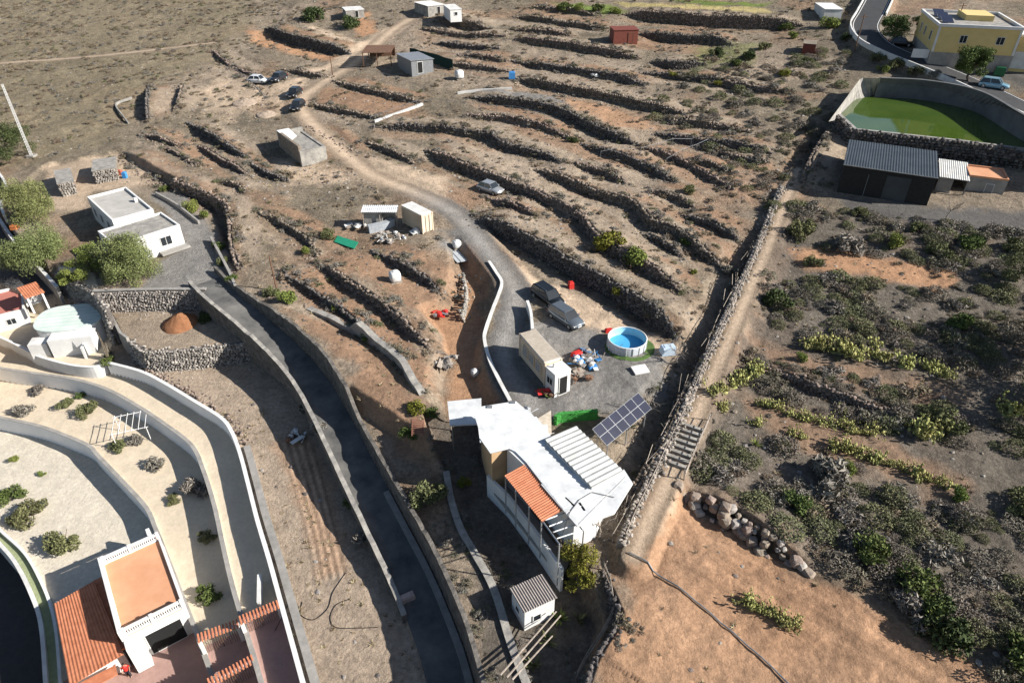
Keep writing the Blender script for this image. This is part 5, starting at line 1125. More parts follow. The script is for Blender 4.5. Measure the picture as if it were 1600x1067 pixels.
def cacti(pts, n, rad, phrase):
    P = np.array(pts, float); s = np.linspace(0, len(P)-1, n)
    for k, q in enumerate(s):
        px = np.interp(q, range(len(P)), P[:, 0])+rb.normal(0, 2); py = np.interp(q, range(len(P)), P[:, 1])+rb.normal(0, 2); p = G(px, py); sc = rad*.72*rb.uniform(.6, 1.3)
        o = thing('prickly_pear', f'{ORD[k]} prickly pear clump from the left, {phrase}', 'cactus', p-Vector((0, 0, .1)), rb.uniform(0, 6), 'prickly pear clumps on the right-hand slopes'); link('pads', CACT[k % 4], None, o, kind='stuff'); o.scale = (sc, sc, sc*.9)
cacti([(1265,540),(1300,545),(1340,555),(1410,572)], 10, 1.6, 'in the top cactus row'); cacti([(1115,614),(1140,606),(1165,592),(1185,582)], 6, 1.6, 'in the group beside the path'); cacti([(1450,575),(1475,585)], 3, 1.3, 'beyond the right end of the top cactus row')
cacti([(1190,635),(1225,645),(1260,658),(1310,665),(1355,682)], 11, 1.3, 'in the middle cactus row'); cacti([(1320,650),(1345,655)], 2, 1.2, 'just above the middle cactus row'); cacti([(1435,672),(1450,685)], 3, 1.7, 'in the dark group beside the olive shrub')
cacti([(1235,678),(1255,684)], 2, 1.2, 'at the left end of the lowest cactus row'); cacti([(1300,698),(1350,712),(1400,730),(1440,745),(1475,758)], 12, 1.25, 'in the lowest cactus row'); cacti([(1168,943),(1190,955),(1215,966),(1245,980)], 8, 1.0, 'in the lone patch on the orange field')
cacti([(1570,645),(1595,640)], 3, 1.7, 'under the dark tree at the right edge'); cacti([(1185,665),(1130,640)], 2, 1.0, 'below the middle row near the path')
# agaves
def agave_mesh(seed, n=22):
    r = np.random.default_rng(seed); V = []; F = []
    for k in range(n):
        a = r.uniform(0, 6.28); e = r.uniform(.3, 1.3); L_ = r.uniform(.6, 1); d = np.array([math.cos(a)*math.cos(e), math.sin(a)*math.cos(e), math.sin(e)]); s = np.array([-math.sin(a), math.cos(a), 0])*.07; m_ = d*L_*.5; i = len(V); V += [-s*.6, s*.6, m_+s, m_-s, d*L_]; F += [(i, i+1, i+2, i+3), (i+3, i+2, i+4)]
    me = bpy.data.meshes.new('blades'); me.from_pydata([tuple(v) for v in V], [], F); me.materials.append(L_lime if seed % 2 else L_olive); return me
AG = [agave_mesh(k) for k in range(3)]
for k, (x, y, s, lab) in enumerate([(857,1002,1.2,'spiky green agave in the gully below the white hut'),(875,968,1.0,'spiky agave in the shaded gully right of the white hut'),(835,1040,1.0,'spiky agave at the bottom of the gully'),(905,970,1.0,'spiky agave in the dark middle of the gully'),(1180,695,.8,'spiky agave on the slope right of the steps')]):
    o = link('agave', AG[k % 3], None, None, G(x, y), k, label=lab, cat='agave'); o.scale = (s,)*3

# ------------------------------------------------------------------ scrub, tufts and loose stones that nobody could count
def scatter(name, label, polys, dens, smin, smax, variants, seed, avoid=True, clump=.45, cs=.25, squash=.9):
    r = np.random.default_rng(seed); P = []
    for (px, d) in polys:
        W_ = U(px, 0); a = 0.5*abs(sum(W_[i-1][0]*W_[i][1]-W_[i][0]*W_[i-1][1] for i in range(len(W_)))); n = int(a*d*dens)
        lo, hi = W_.min(0), W_.max(0); Q = r.uniform(lo, hi, (int(n*((hi-lo).prod()/max(a, 1)))+1, 2)); Q = Q[inside(Q[:, 0], Q[:, 1], W_)]
        f = fbm(Q[:, 0]*cs, Q[:, 1]*cs, seed, 3); Q = Q[r.random(len(Q)) < np.clip((f-clump)*6+.5, .06, 1)]; P.append(Q)
    P = np.vstack(P); ok = np.ones(len(P), bool)
    if avoid:
        for Cc, hw, mg in ROADS:
            k = np.nonzero(sub(P[:, 0], P[:, 1], Cc, hw+1))[0]
            if len(k): ok[k] &= seg_dist(P[k, 0], P[k, 1], Cc[::4])[0] > hw*.9
        for W_ in AVOID:
            ok &= ~inside(P[:, 0], P[:, 1], W_)
    P = P[ok]; z = hz(P[:, 0], P[:, 1]); n = len(P)
    me = bpy.data.meshes.new(name); me.vertices.add(n); me.vertices.foreach_set('co', np.c_[P, z-.03].astype(np.float32).ravel())
    for nm, ty, val in (('rot', 'FLOAT_VECTOR', np.c_[r.normal(0, .12, (n, 2)), r.uniform(0, 6.28, n)]), ('scl', 'FLOAT_VECTOR', (lambda s: np.c_[s, s, s*r.uniform(.6, 1.1, n)*squash])(smin+(smax-smin)*r.random(n)**2.2)), ('idx', 'INT', r.integers(0, len(variants), n))):
        at_ = me.attributes.new(nm, ty, 'POINT'); at_.data.foreach_set('vector' if ty == 'FLOAT_VECTOR' else 'value', np.asarray(val, np.float32 if ty != 'INT' else np.int32).ravel())
    cl = bpy.data.collections.new(name+'_kinds')
    for k, v in enumerate(variants): cl.objects.link(bpy.data.objects.new(f'{name}_kind_{k}', v))
    ng = bpy.data.node_groups.new(name, 'GeometryNodeTree'); ng.interface.new_socket('Geometry', in_out='INPUT', socket_type='NodeSocketGeometry'); ng.interface.new_socket('Geometry', in_out='OUTPUT', socket_type='NodeSocketGeometry')
    N_, K = ng.nodes, ng.links; gi = N_.new('NodeGroupInput'); go = N_.new('NodeGroupOutput'); ip = N_.new('GeometryNodeInstanceOnPoints'); ci = N_.new('GeometryNodeCollectionInfo'); ci.inputs[0].default_value = cl; ci.inputs['Separate Children'].default_value = True; ci.inputs['Reset Children'].default_value = True
    def attr(nm, ty): q = N_.new('GeometryNodeInputNamedAttribute'); q.data_type = ty; q.inputs[0].default_value = nm; return q.outputs['Attribute']
    K.new(gi.outputs[0], ip.inputs['Points']); K.new(ci.outputs[0], ip.inputs['Instance']); ip.inputs['Pick Instance'].default_value = True; K.new(attr('idx', 'INT'), ip.inputs['Instance Index'])
    e2r = N_.new('FunctionNodeEulerToRotation'); K.new(attr('rot', 'FLOAT_VECTOR'), e2r.inputs[0]); K.new(e2r.outputs[0], ip.inputs['Rotation']); K.new(attr('scl', 'FLOAT_VECTOR'), ip.inputs['Scale']); K.new(ip.outputs[0], go.inputs[0])
    o = link(name, me, None, label=label, kind='stuff'); md = o.modifiers.new('scatter', 'NODES'); md.node_group = ng; print(name, n); return o
def small_bush(seed, n, leaf, h, long, m, ncl=6):
    r = np.random.default_rng(seed); me = npmesh('v', *leaf_quads(clumps(r, ncl, 1, h, n), leaf, r, 0, long)); me.materials.append(m); return me
L_dk2 = leaf_mat('dark_scrub', (.105, .097, .068), (.20, .182, .13)); L_brn = leaf_mat('brown_scrub', (.13, .10, .07), (.25, .20, .14)); L_ol2 = leaf_mat('olive_scrub', (.085, .088, .045), (.165, .165, .085))
V_grey = [small_bush(k, 520, .13, .75, 2.2, L_grey, 8) for k in range(3)]; V_brn = [small_bush(10+k, 420, .14, .7, 2.2, L_brn, 8) for k in range(3)]; V_ol = [small_bush(20+k, 600, .115, .8, 1.3, L_ol2, 8) for k in range(2)]; V_dk = [small_bush(30+k, 600, .12, .85, 1.5, L_dk2, 9) for k in range(3)]
L_dm = leaf_mat('grey_olive_scrub', (.095, .10, .05), (.185, .185, .095), .35); L_dm2 = leaf_mat('brown_grey_scrub', (.12, .105, .085), (.23, .20, .16), .35); V_dome = []
for k in range(4):
    r = np.random.default_rng(90+k); m_ = 900; d_ = r.normal(size=(m_, 3)); d_ /= np.linalg.norm(d_, axis=1)[:, None]; d_[:, 2] = np.abs(d_[:, 2]); bumps = 1+.16*np.sin(d_[:, 0]*5+k)*np.cos(d_[:, 1]*6+2*k)
    me = npmesh('v', *leaf_quads(d_*(bumps*r.uniform(.72, 1.03, m_))[:, None]*np.array([.85, .85, .72]), .10, r, 0, 1.5)); me.materials.append((L_dm, L_dm2)[k % 2]); V_dome.append(me)
V_tuft = []
for k in range(3):
    r = np.random.default_rng(k+70); mb = MB()
    for i in range(34):
        a = r.uniform(0, 6.28); q = r.uniform(0, .3); b = np.array([math.cos(a)*q, math.sin(a)*q, 0]); t_ = b+np.array([r.normal(0, .4), r.normal(0, .4), r.uniform(.4, .9)]); s = r.normal(size=3)*.05; mb.add([b-s, b+s, t_], [(0, 1, 2)])
    me = mb.mesh('v'); me.materials.append(L_dry); V_tuft.append(me)
V_rock = []
for k in range(8):
    me = npmesh('v', ROCKS[k], ICO1[1]); me.materials.append([M_stone2, M_paleston, M_stone][k % 3]); V_rock.append(me)
AVOID = [PADS[i][0] for i in (0, 1, 2, 3, 4)]+[pond]+[U(p, 0) for p in ([(740,640),(810,622),(865,640),(905,660),(985,750),(940,850),(880,900),(760,740)], [(800,440),(850,435),(960,500),(1050,545),(1040,600),(930,640),(870,650),(800,640),(780,570)], [(120,300),(200,285),(290,350),(368,425),(345,452),(200,454),(150,385)], [(430,195),(520,200),(515,255),(450,255)], [(1300,218),(1470,230),(1600,255),(1600,345),(1290,318)], [(560,320),(690,312),(680,360),(560,385)], [(810,510),(900,560),(895,615),(860,600)], [(800,900),(880,900),(875,985),(815,990)], [(1440,20),(1700,20),(1700,110),(1460,100)], [(860,4),(960,6),(1200,2),(1210,24),(980,14),(880,16)], [(470,160),(500,195),(560,240),(640,262),(690,275),(700,300),(640,300),(570,275),(500,220),(465,185)], [(560,262),(700,270),(705,295),(690,318),(640,296),(580,280)], [(440,135),(540,100),(620,55),(600,45),(500,105),(420,140)])]
hillp = [(-500,-60),(640,-60),(560,20),(420,60),(330,110),(220,150),(180,220),(60,250),(-500,330)]
midp = [(180,235),(240,140),(420,40),(640,-40),(1330,-40),(1345,80),(1290,220),(1230,270),(1160,440),(1065,520),(960,480),(840,420),(740,330),(640,300),(690,360),(690,500),(660,620),(540,560),(380,450),(350,300),(240,262)]
rightp = [(1185,310),(1300,325),(1420,352),(1700,385),(1700,1150),(1580,1085),(1440,975),(1330,915),(1260,865),(1180,805),(1060,745),(1075,690),(1130,570),(1180,470)]
bands = [[(1190,310),(1700,380),(1700,520),(1500,445),(1400,400),(1230,385)], [(1180,430),(1240,412),(1320,435),(1460,458),(1700,540),(1700,600),(1480,570),(1260,528),(1165,500)], [(1160,545),(1260,570),(1420,610),(1500,640),(1700,700),(1700,760),(1480,690),(1330,655),(1180,612)], [(1065,735),(1100,690),(1200,690),(1330,728),(1480,790),(1700,800),(1700,1120),(1580,1080),(1440,970),(1280,875),(1180,800)]]
scatter('dry_scrub', 'low grey and brown dry scrub over the hillside and terraces', [(hillp, 2.3), (midp, .8), (rightp, .5)], .5, .15, .8, V_grey+V_brn+V_brn+V_ol[:1], 51)
scatter('dense_scrub', 'dense dark and grey scrub covering the right-hand slopes', [(b_, 1.0) for b_ in bands]+[([(1010,160),(1100,95),(1330,70),(1300,200),(1220,290),(1150,300),(1100,235),(1020,205)], .3)], 1.25, .35, 1.7, V_dome+V_dk[:1]+V_grey[:2]+V_dome+V_brn[:1], 52, clump=.35)
scatter('gully_scrub', 'dark weeds and dry stalks in the shaded gully and plots', [([(655,665),(740,680),(760,740),(800,800),(870,890),(935,900),(930,985),(900,1090),(770,1090),(735,870),(690,720)], 1), ([(640,745),(690,740),(735,870),(790,1000),(760,1010),(690,860)], 1), ([(1010,600),(1050,560),(1090,560),(1000,730),(985,740),(960,690)], .8), ([(1160,230),(1240,230),(1300,200),(1300,300),(1210,300)], .7)], 1.6, .2, .7, V_dk+V_ol+V_grey, 53, avoid=False)
stepl = []
for P0, h, L, *_ in TERR:
    stepl.append(P0)
r = np.random.default_rng(8)
scatter('dry_tufts', 'straw-coloured dry grass tufts over the fields and terraces', [([(245,600),(390,560),(490,630),(575,790),(650,950),(640,1150),(500,1150),(410,850),(350,660)], 1.4), (midp, .8), ([(975,870),(1060,780),(1160,830),(1330,935),(1560,1060),(1700,1200),(900,1200)], .25), ([(440,480),(500,490),(580,520),(640,600),(680,680),(590,650)], 1.0), (hillp, .35), (rightp, .4)], .8, .15, .5, V_tuft, 54, clump=.40)
scatter('loose_stones', 'loose stones strewn over the slopes and terraces', [(midp, .75), (rightp, .6), (hillp, .4), ([(440,250),(600,272),(690,320),(640,300),(560,300),(470,400),(380,440),(360,320)], 1.6), ([(975,870),(1060,780),(1160,830),(1330,935),(1560,1060),(1700,1200),(900,1200)], .12), ([(245,600),(390,560),(490,630),(575,790),(650,950),(640,1150),(500,1150),(410,850),(350,660)], .3), ([(1000,545),(1060,530),(1080,560),(1000,720),(960,690)], .8)], .75, .05, .3, V_rock, 55)
# weeds grown along the terrace walls
def along(name, label, dens, smin, smax, variants, seed, spread):
    global AVOID
    polys = []
    for P0, h, L, lab, *_ in TERR:
        if lab == 'boulder': continue
        polys.append(np.vstack([offset(resample(P0, 1.5), spread[0]), offset(resample(P0, 1.5), spread[1])[::-1]]))
    global U
    keep = U; U = lambda p, dz=0: p
    try: scatter(name, label, [(p, 1) for p in polys], dens, smin, smax, variants, seed, clump=.42, cs=.5)
    finally: U = keep
along('wall_scrub', 'dry weeds and bushes growing along the terrace walls', 1.7, .2, .9, V_grey+V_dk+V_brn+V_grey+V_ol[:1], 56, (1.5, -.6))
# ------------------------------------------------------------------ cars
def paint(nm, c, metal=.3): return mat(nm, c, .28, var=.03, bump=0, metal=metal, spec=.5, coat=.6)
wheel_mb = MB().lathe([(.0, -.1), (.2, -.1), (.31, -.1), (.33, -.06), (.33, .06), (.31, .1), (.2, .1), (.0, .1)], n=18); WH = wheel_mb.mesh('tyre', False); WH.materials.append(M_blk)
RIM = MB().lathe([(.0, .115), (.19, .105), (.2, .06), (.2, -.06), (.19, -.105), (.0, -.115)], n=14).mesh('rim'); RIM.materials.append(M_metal)
def car(px, py, head, pm, label, L=4.3, Wd=1.78, Hh=1.5, wagon=False, rack=False):
    p = G(px, py); n = hz(p.x+.8, p.y)-hz(p.x-.8, p.y); t = thing('parked_car', label, 'car', p, R(head))
    hl = L/2; st = [(-hl, .80, .45, .72), (-hl+.12, .90, .28, .86), (-hl+.75, .98, .22, .93), (-.4, 1, .2, .92), (.55, 1, .2, .92), (hl-1.1, .985, .2, .90), (hl-.45, .94, .24, .80), (hl-.1, .84, .3, .68), (hl, .72, .4, .58)]
    V = []; F = []
    for x, k, lo, hi in st:
        h = Wd/2*k; V += [(x, -h*.9, lo), (x, -h, lo+.12), (x, -h, hi-.14), (x, -h*.9, hi), (x, h*.9, hi), (x, h, hi-.14), (x, h, lo+.12), (x, h*.9, lo)]
    for i in range(len(st)-1):
        for k in range(8): a = i*8+k; b_ = i*8+(k+1) % 8; F.append((a, a+8, b_+8, b_))
    F += [tuple(range(8)), tuple(range(len(V)-1, len(V)-9, -1))]
    me = MB().add(V, F).mesh('body'); bm = bmesh.new(); bm.from_mesh(me); bmesh.ops.recalc_face_normals(bm, faces=bm.faces); bm.to_mesh(me); bm.free()
    for q in me.polygons: q.use_smooth = True
    link('body', me, pm, t)
    xr0, xr1 = (-hl+.12, -hl+.42) if wagon else (-hl+.35, -hl+.95); xf1, xf0 = .45, hl-1.05; hb = Wd/2*.93; ht = Wd/2*.74
    lo = [(xr0, -hb, .88), (xf0, -hb*.95, .86), (xf0, hb*.95, .86), (xr0, hb, .88)]; hi = [(xr1, -ht, Hh-.04), (xf1, -ht, Hh-.04), (xf1, ht, Hh-.04), (xr1, ht, Hh-.04)]
    part('windows', MB().hexa(lo, hi), M_glass, t)
    rt = [(x*1.0, y*1.03, Hh-.045) for x, y, z in hi]; rtt = [(x*.93+.02, y*.9, Hh+.015) for x, y, z in hi]; part('roof', MB().hexa(rt, rtt), pm, t)
    for s in (-1, 1):
        for f in (.0, .48, 1.0):
            a = np.array(lo[0 if s < 0 else 3])*(1-f)+np.array(lo[1 if s < 0 else 2])*f; b_ = np.array(hi[0 if s < 0 else 3])*(1-f)+np.array(hi[1 if s < 0 else 2])*f
            part('pillar', MB().bar(a, b_, .045, 4), pm, t)
        part('mirror', MB().box((xf0-.25, s*(Wd/2+.06), .95), (.14, .2, .13)), pm, t)
        part('headlight', MB().box((hl-.16, s*Wd*.33, .62), (.18, .32, .12)), M_white, t); part('tail_light', MB().box((-hl+.05, s*Wd*.37, .76), (.1, .2, .2)), M_red, t)
        for x in (-hl+.78, hl-.82):
            w_ = link('wheel', WH, None, t, (x, s*(Wd/2-.1), .33)); w_.rotation_euler = (R(90), 0, 0); q = link('rim', RIM, None, w_)
        if rack: part('roof_rail', MB().bar((xr1+.1, s*ht*.8, Hh+.05), (xf1-.1, s*ht*.8, Hh+.05), .025, 4), M_metal, t)
    part('number_plate', MB().box((hl+.005, 0, .45), (.02, .5, .11)), M_white, t); part('bumper', MB().box((hl-.12, 0, .34), (.25, Wd*.82, .12)), M_blk, t)
    return t
car(766,300,-38,paint('silver_paint', (.42, .43, .44), .5),'silver hatchback alone on the terrace right of the sandy track',4.1)
car(856,470,-55,paint('black_paint', (.012, .014, .015)),'black car parked behind the grey one by the short wall',4.5,1.85,1.62,True,True)
car(884,502,-52,paint('slate_paint', (.13, .15, .17), .4),'slate grey car parked nearest to the pool',4.4,1.8,1.58,True)
car(461,150,-100,paint('black_paint2', (.010, .010, .011)),'black car on the upper track, farther of the two side by side',4.2)
car(466,170,-95,paint('black_paint3', (.016, .016, .018)),'black car on the upper track, nearer of the two with white front',4.3)
car(436,126,-110,paint('dark_grey_paint', (.03, .03, .035)),'dark car parked up and left of the two black cars',4.2)
car(1551,138,-36,paint('light_blue_paint', (.18, .33, .42), .1),'light blue car on the upper road beside the pond',4.3,1.8,1.6,True)
car(1406,72,-20,paint('navy_paint', (.015, .017, .022)),'dark car in the shade in front of the yellow house',4.3)
car(404,130,-10,paint('white_car_paint', (.6, .6, .6), 0),'white car half hidden by the sandy heap near the upper track',4.2)
# ------------------------------------------------------------------ round pool
p = G(982,553); rr_ = 1.95; M_liner = mat('pool_liner', (.28, .55, .68), .4, col2=(.36, .62, .74), bump=0); M_pwat = mat('pool_water', (.07, .33, .58), .03, var=.05, bump=.03, spec=.5); M_pwall = mat('pool_wall', (.36, .38, .41), .6, col2=(.55, .57, .6), scale=1.5, bump=.05)
t = thing('round_pool', 'round above-ground pool with blue liner and grey frame wall', 'pool', (p.x, p.y+rr_*.75, p.z)); z_ = float(hz(p.x, p.y+rr_*.75)); t.location.z = z_
part('wall', MB().lathe([(rr_-.05, -.1), (rr_+.02, .1), (rr_+.02, 1.15), (rr_-.02, 1.22), (rr_-.08, 1.2)], n=48), M_pwall, t, True); part('liner', MB().lathe([(rr_-.06, 1.19), (rr_-.07, .05), (0.0, .04)], n=48), M_liner, t, True)
part('water', MB().lathe([(rr_-.08, .3), (0, .3)], n=48), M_pwat, t); part('rim', MB().lathe([(rr_-.08, 1.16), (rr_-.04, 1.24), (rr_+.05, 1.2), (rr_+.03, 1.12)], n=48), M_white, t, True)
for k in range(18):
    a = k*2*math.pi/18; part('frame_post', MB().bar((math.cos(a)*(rr_+.05), math.sin(a)*(rr_+.05), 0), (math.cos(a)*(rr_+.05), math.sin(a)*(rr_+.05), 1.15), .04, 5), M_white, t)
gm_ = MB().lathe([(0, .04), (2.3, .03), (2.5, .0)], (t.location.x+.3, t.location.y-.2, 0), 40); V = gm_.v[0]; V[:, 2] += H(V[:, 0], V[:, 1])+.03
solo('grass_mat', gm_, mat('mat_green', (.07, .12, .03), .9, bump=.2), 'ring of green matting showing round the foot of the pool', 'mat')
# ------------------------------------------------------------------ tanks, boxes, scrap
def tank(px, py, s, label, m=M_white):
    p = G(px, py); t = thing('water_tank', label, 'tank', p, .5); v = ICO2[0].copy(); v = np.sign(v)*np.abs(v)**.45; v /= np.abs(v).max(0); me = npmesh('body', v*np.array([s/2, s/2, s*.5])+np.array([0, 0, s*.6]), ICO2[1], True); link('body', me, m, t)
    part('lid', MB().lathe([(0, 0), (s*.16, 0), (s*.16, .07), (0, .08)], (0, 0, s*1.08), 14), m, t); part('pallet', MB().box((0, 0, .06), (s*1.05, s*1.05, .14)), M_wood, t)
tank(618,440,1.25,'white plastic tank alone on the brown terrace'); tank(714,388,1.0,'white plastic tank beside the track junction'); tank(718,124,1.5,'white box tank high on the upper plots'); tank(742,587,.7,'small pale tank in the sunken brown lane',M_oldwhite)
def item(name, px, py, size, rz, m, label, cat, extra=None):
    p = G(px, py); t = thing(name, label, cat, p, rz); w, d, h = size; e = min(size)*.14
    lo = [(-w/2, -d/2, 0), (w/2, -d/2, 0), (w/2, d/2, 0), (-w/2, d/2, 0)]; hi = [(x*.94, y*.94, h-e) for x, y, z in lo]; tp = [(x*.84, y*.84, h) for x, y, z in lo]
    part('body', MB().hexa(lo, hi).hexa([(x, y, h-e) for x, y, z in hi], tp), m, t); part('lid', MB().box((0, 0, h+.02), (w*.6, d*.6, .05)), extra or m, t); return t
t = thing('roof_sheets', 'two long whitish sheets lying on the bank beside the track', 'sheets', G(711,402)); M_sheet = mat('pale_sheet', (.34, .36, .37), .6, col2=(.48, .5, .5), bump=.05)
for k in range(2): part('sheet', MB().box((k*.5, .1*k, .15+.06*k), (.8, 3.4, .05), .45), M_sheet, t)
t = thing('concrete_slab', 'square white slab tilted on the grey ground below the pool', 'slab', G(1000,580), .3); part('top', MB().box((0, 0, .2), (1.5, 1.1, .16), 0, Matrix.Rotation(.12, 3, 'X')), M_white, t)
for k in (-.5, .5): part('support', MB().box((k, 0, .05), (.2, .9, .2)), M_oldconc, t)
item('storage_box', 1043, 552, (1.5, .9, .9), .2, mat('pale_blue_cover', (.35, .45, .55), .6, col2=(.5, .58, .66), bump=.1), 'pale blue covered box right of the round pool', 'box'); item('red_bin', 892, 450, (.6, .6, .8), .3, M_red, 'red bin in the shade of the high bank', 'bin'); item('red_crate', 951, 519, (.8, .5, .4), .2, M_red, 'small red crate behind the pool', 'crate'); item('red_crate', 901, 556, (1.1, .6, .5), .6, M_red, 'red crate in the clutter beside the cabin container', 'crate'); item('blue_crate', 926, 575, (.9, .6, .3), .3, M_blue, 'blue crate at the lower end of the clutter', 'crate')
item('blue_barrel', 196, 278, (.6, .6, .9), 0, M_blue, 'blue barrel near the stone pen above the white house', 'barrel'); item('red_barrel', 188, 273, (.7, .6, .7), 0, mat('rust_red', (.33, .1, .06), .7, bump=.1), 'rust-red barrel beside the blue barrel', 'barrel'); item('blue_tarp_bundle', 668, 18, (3.2, 1.6, 1.0), .2, M_blue, 'blue tarp bundle in the yard at the top', 'tarp'); item('blue_tank', 800, 123, (1.2, 1.0, 1.2), 0, M_blue, 'small blue tank on the upper terraces', 'tank')
item('white_block', 635, 937, (1.4, .6, .5), .5, mat('pinkish_block', (.45, .34, .29), .8, bump=.1), 'pinkish block at the end of the road parapet', 'block'); item('orange_tub', 24, 358, (.9, .8, .6), 0, mat('orange_plastic', (.5, .17, .06), .6, bump=0), 'orange tub under the feathery tree', 'tub'); item('green_bin', 1560, 118, (1.6, 1.0, 1.3), -.5, mat('green_bin_plastic', (.02, .12, .05), .5, bump=0), 'green rubbish bin behind the light blue car', 'bin')
rj = np.random.default_rng(31)
def junk(px, py, n, rad, label, mats, seed):
    r = np.random.default_rng(seed); p = G(px, py); t = thing('scrap_heap', label, 'scrap heap', p)
    for k in range(n):
        a = r.uniform(0, 6.28); q = rad*math.sqrt(r.random()); c = (q*math.cos(a), q*math.sin(a)*.8, r.uniform(.1, .45)); kind = r.integers(0, 3); m = mats[r.integers(0, len(mats))]
        if kind == 0: d = Vector((r.normal(), r.normal(), r.normal()*.25)).normalized()*r.uniform(.8, 1.8); part('bar', MB().bar(Vector(c)-d/2, Vector(c)+d/2, r.uniform(.03, .06), 5), m, t)
        elif kind == 1: part('board', MB().box(c, (r.uniform(.5, 1.4), r.uniform(.3, .7), .05), r.uniform(0, 3), Matrix.Rotation(r.normal(0, .4), 3, 'X')), m, t)
        else: part('lump', MB().add(ROCKS[r.integers(0, 8)]*r.uniform(.15, .4)+np.array(c), ICO1[1]), m, t)
junk(918,562,34,1.7,'clutter of white plastic and metal scrap between container and pool',[M_white,M_metal,M_oldwhite,M_blue,M_wood],1); junk(905,590,16,1.2,'brown clutter behind the white cabin',[M_wood,M_brownwood,M_oldwhite],2); junk(612,372,36,2.0,'heap of pale scrap and rubble inside the round pen',[M_oldwhite,M_conc,M_wood,M_metal,M_paleston],3); junk(560,355,16,1.5,'rubble and scrap at the left end of the tin shelter',[M_oldwhite,M_paleston,M_wood],4); junk(685,492,14,.8,'red farm machine on the brown plot',[M_red,M_red,M_greym],5); junk(857,615,12,.7,'cluster of potted plants and a red toy in front of the white cabin',[M_red,L_green,L_dark,M_brownwood],6); junk(820,648,10,.8,'loose poles on the edge of the white roof yard',[M_metal,M_red,M_wood],7); junk(463,686,20,1.0,'pile of dead branches and pale rags on the dry field',[M_brownwood,M_bark,M_oldwhite],8); junk(690,565,30,1.6,'heap of broken stones and sticks above the sunken lane',[M_stone2,M_paleston,M_wood,M_stone],9); junk(970,552,8,.6,'bicycle parts leaning against the pool',[M_greym,M_metal],10); junk(930,180-60,8,.9,'scattered grey debris on the upper terraces',[M_oldwhite,M_metal],11); junk(650,364,8,.6,'white sacks in front of the cream container',[M_white,M_oldwhite],12)
# round pen wall and tarp
q = resample(U([(575,352),(600,346),(613,340)], 1.0), .3); wall('curved_tarp', q, .9, Bz(q, -.2), Bz(q, .9), mat('grey_tarp', (.26, .28, .3), .6, col2=(.4, .42, .44), bump=.15), 'curved grey tarp roof in front of the tin shelter', cat='tarp')
g_ = UA([(528,371),(560,380),(553,389),(522,379)], G(540,380).z+.05); solo('green_mat', MB().prism(g_, np.array([hz(*q) for q in g_]), np.array([hz(*q)+.12 for q in g_])), M_green, 'flat bright green net lying on the slope by the scrap yard', 'net')
# artificial hedge screen
q = resample(U([(868,652),(876,646),(900,643),(934,640)], .9), .3); zq = hz(q[:, 0], q[:, 1]); o = solo('hedge_screen', MB().ribbon(q, .3, zq-.1, zq+1.0), M_hedgegrn, 'bright green artificial hedge screen beside the white roof', 'screen')
r = np.random.default_rng(4); k = r.integers(0, len(q), 700); Pq = np.c_[q[k]+r.normal(0, .14, (700, 2)), zq[k]+r.uniform(0, 1.05, 700)]; link('leaves', npmesh('leaves', *(lambda vf: (vf[0]-np.array(o.location), vf[1]))(leaf_quads(Pq, .16, r))), M_hedgegrn, o)
# dirt heap
def heap(px, py, rad, h, m, label, seed):
    r = np.random.default_rng(seed); p = G(px, py); n = 40; prof = [(rad*(i/12), h*(1-(i/12)**1.02)) for i in range(13)]; mb = MB().lathe(prof, (0, 0, -.05), n); V = mb.v[0]; V *= 1+.12*(fbm(V[:, :1]*1.5+9, V[:, 1:2]*1.5+9, seed)-.44); V[:, 2:] += .35*(fbm(V[:, :1]*3+5, V[:, 1:2]*3+5, seed+1, 3)-.44); V[-n:, 2] = -.2; solo_o = link('soil_heap', mb.mesh('soil_heap', True), m, None, p, label=label, cat='soil heap')
heap(282,505,2.2,1.35,mat('orange_soil', (.19, .082, .038), .95, col2=(.29, .135, .065), scale=3, bump=.5),'conical heap of orange soil on the walled plot',3); heap(385,160,2.6,.7,mat('sandy_heap', (.26, .2, .15), .95, col2=(.42, .33, .255), scale=3, bump=.6),'pale sandy heap beside the track above the plots',5); heap(418,178,2.0,.6,MATS['sandy_heap'],'smaller sandy heap left of the two black cars',6)
# lattice mast
pb = G(50,245); t = thing('lattice_mast', 'tall white lattice mast leaning over the slope at the left edge', 'mast', pb); hm = 11.5; mb = []
leg_o = [(math.cos(a)*.22, math.sin(a)*.22) for a in (0, 2.09, 4.19)]
for x, y in leg_o: part('leg', MB().bar((x, y, -.3), (x*.7, y*.7, hm), .035, 5), M_white, t)
mb = MB()
for k in range(28):
    z1, z2 = k*hm/28, (k+1)*hm/28; s = 1-.3*k/28
    for i in range(3): a, b_ = leg_o[i], leg_o[(i+1) % 3]; mb.bar((a[0]*s, a[1]*s, z1), (b_[0]*s, b_[1]*s, z2), .022, 3); mb.bar((a[0]*s, a[1]*s, z1), (b_[0]*s, b_[1]*s, z1), .022, 3)
part('bracing', mb, M_white, t); part('footing', MB().box((0, 0, .1), (1.2, 1.2, .4)), M_conc, t)
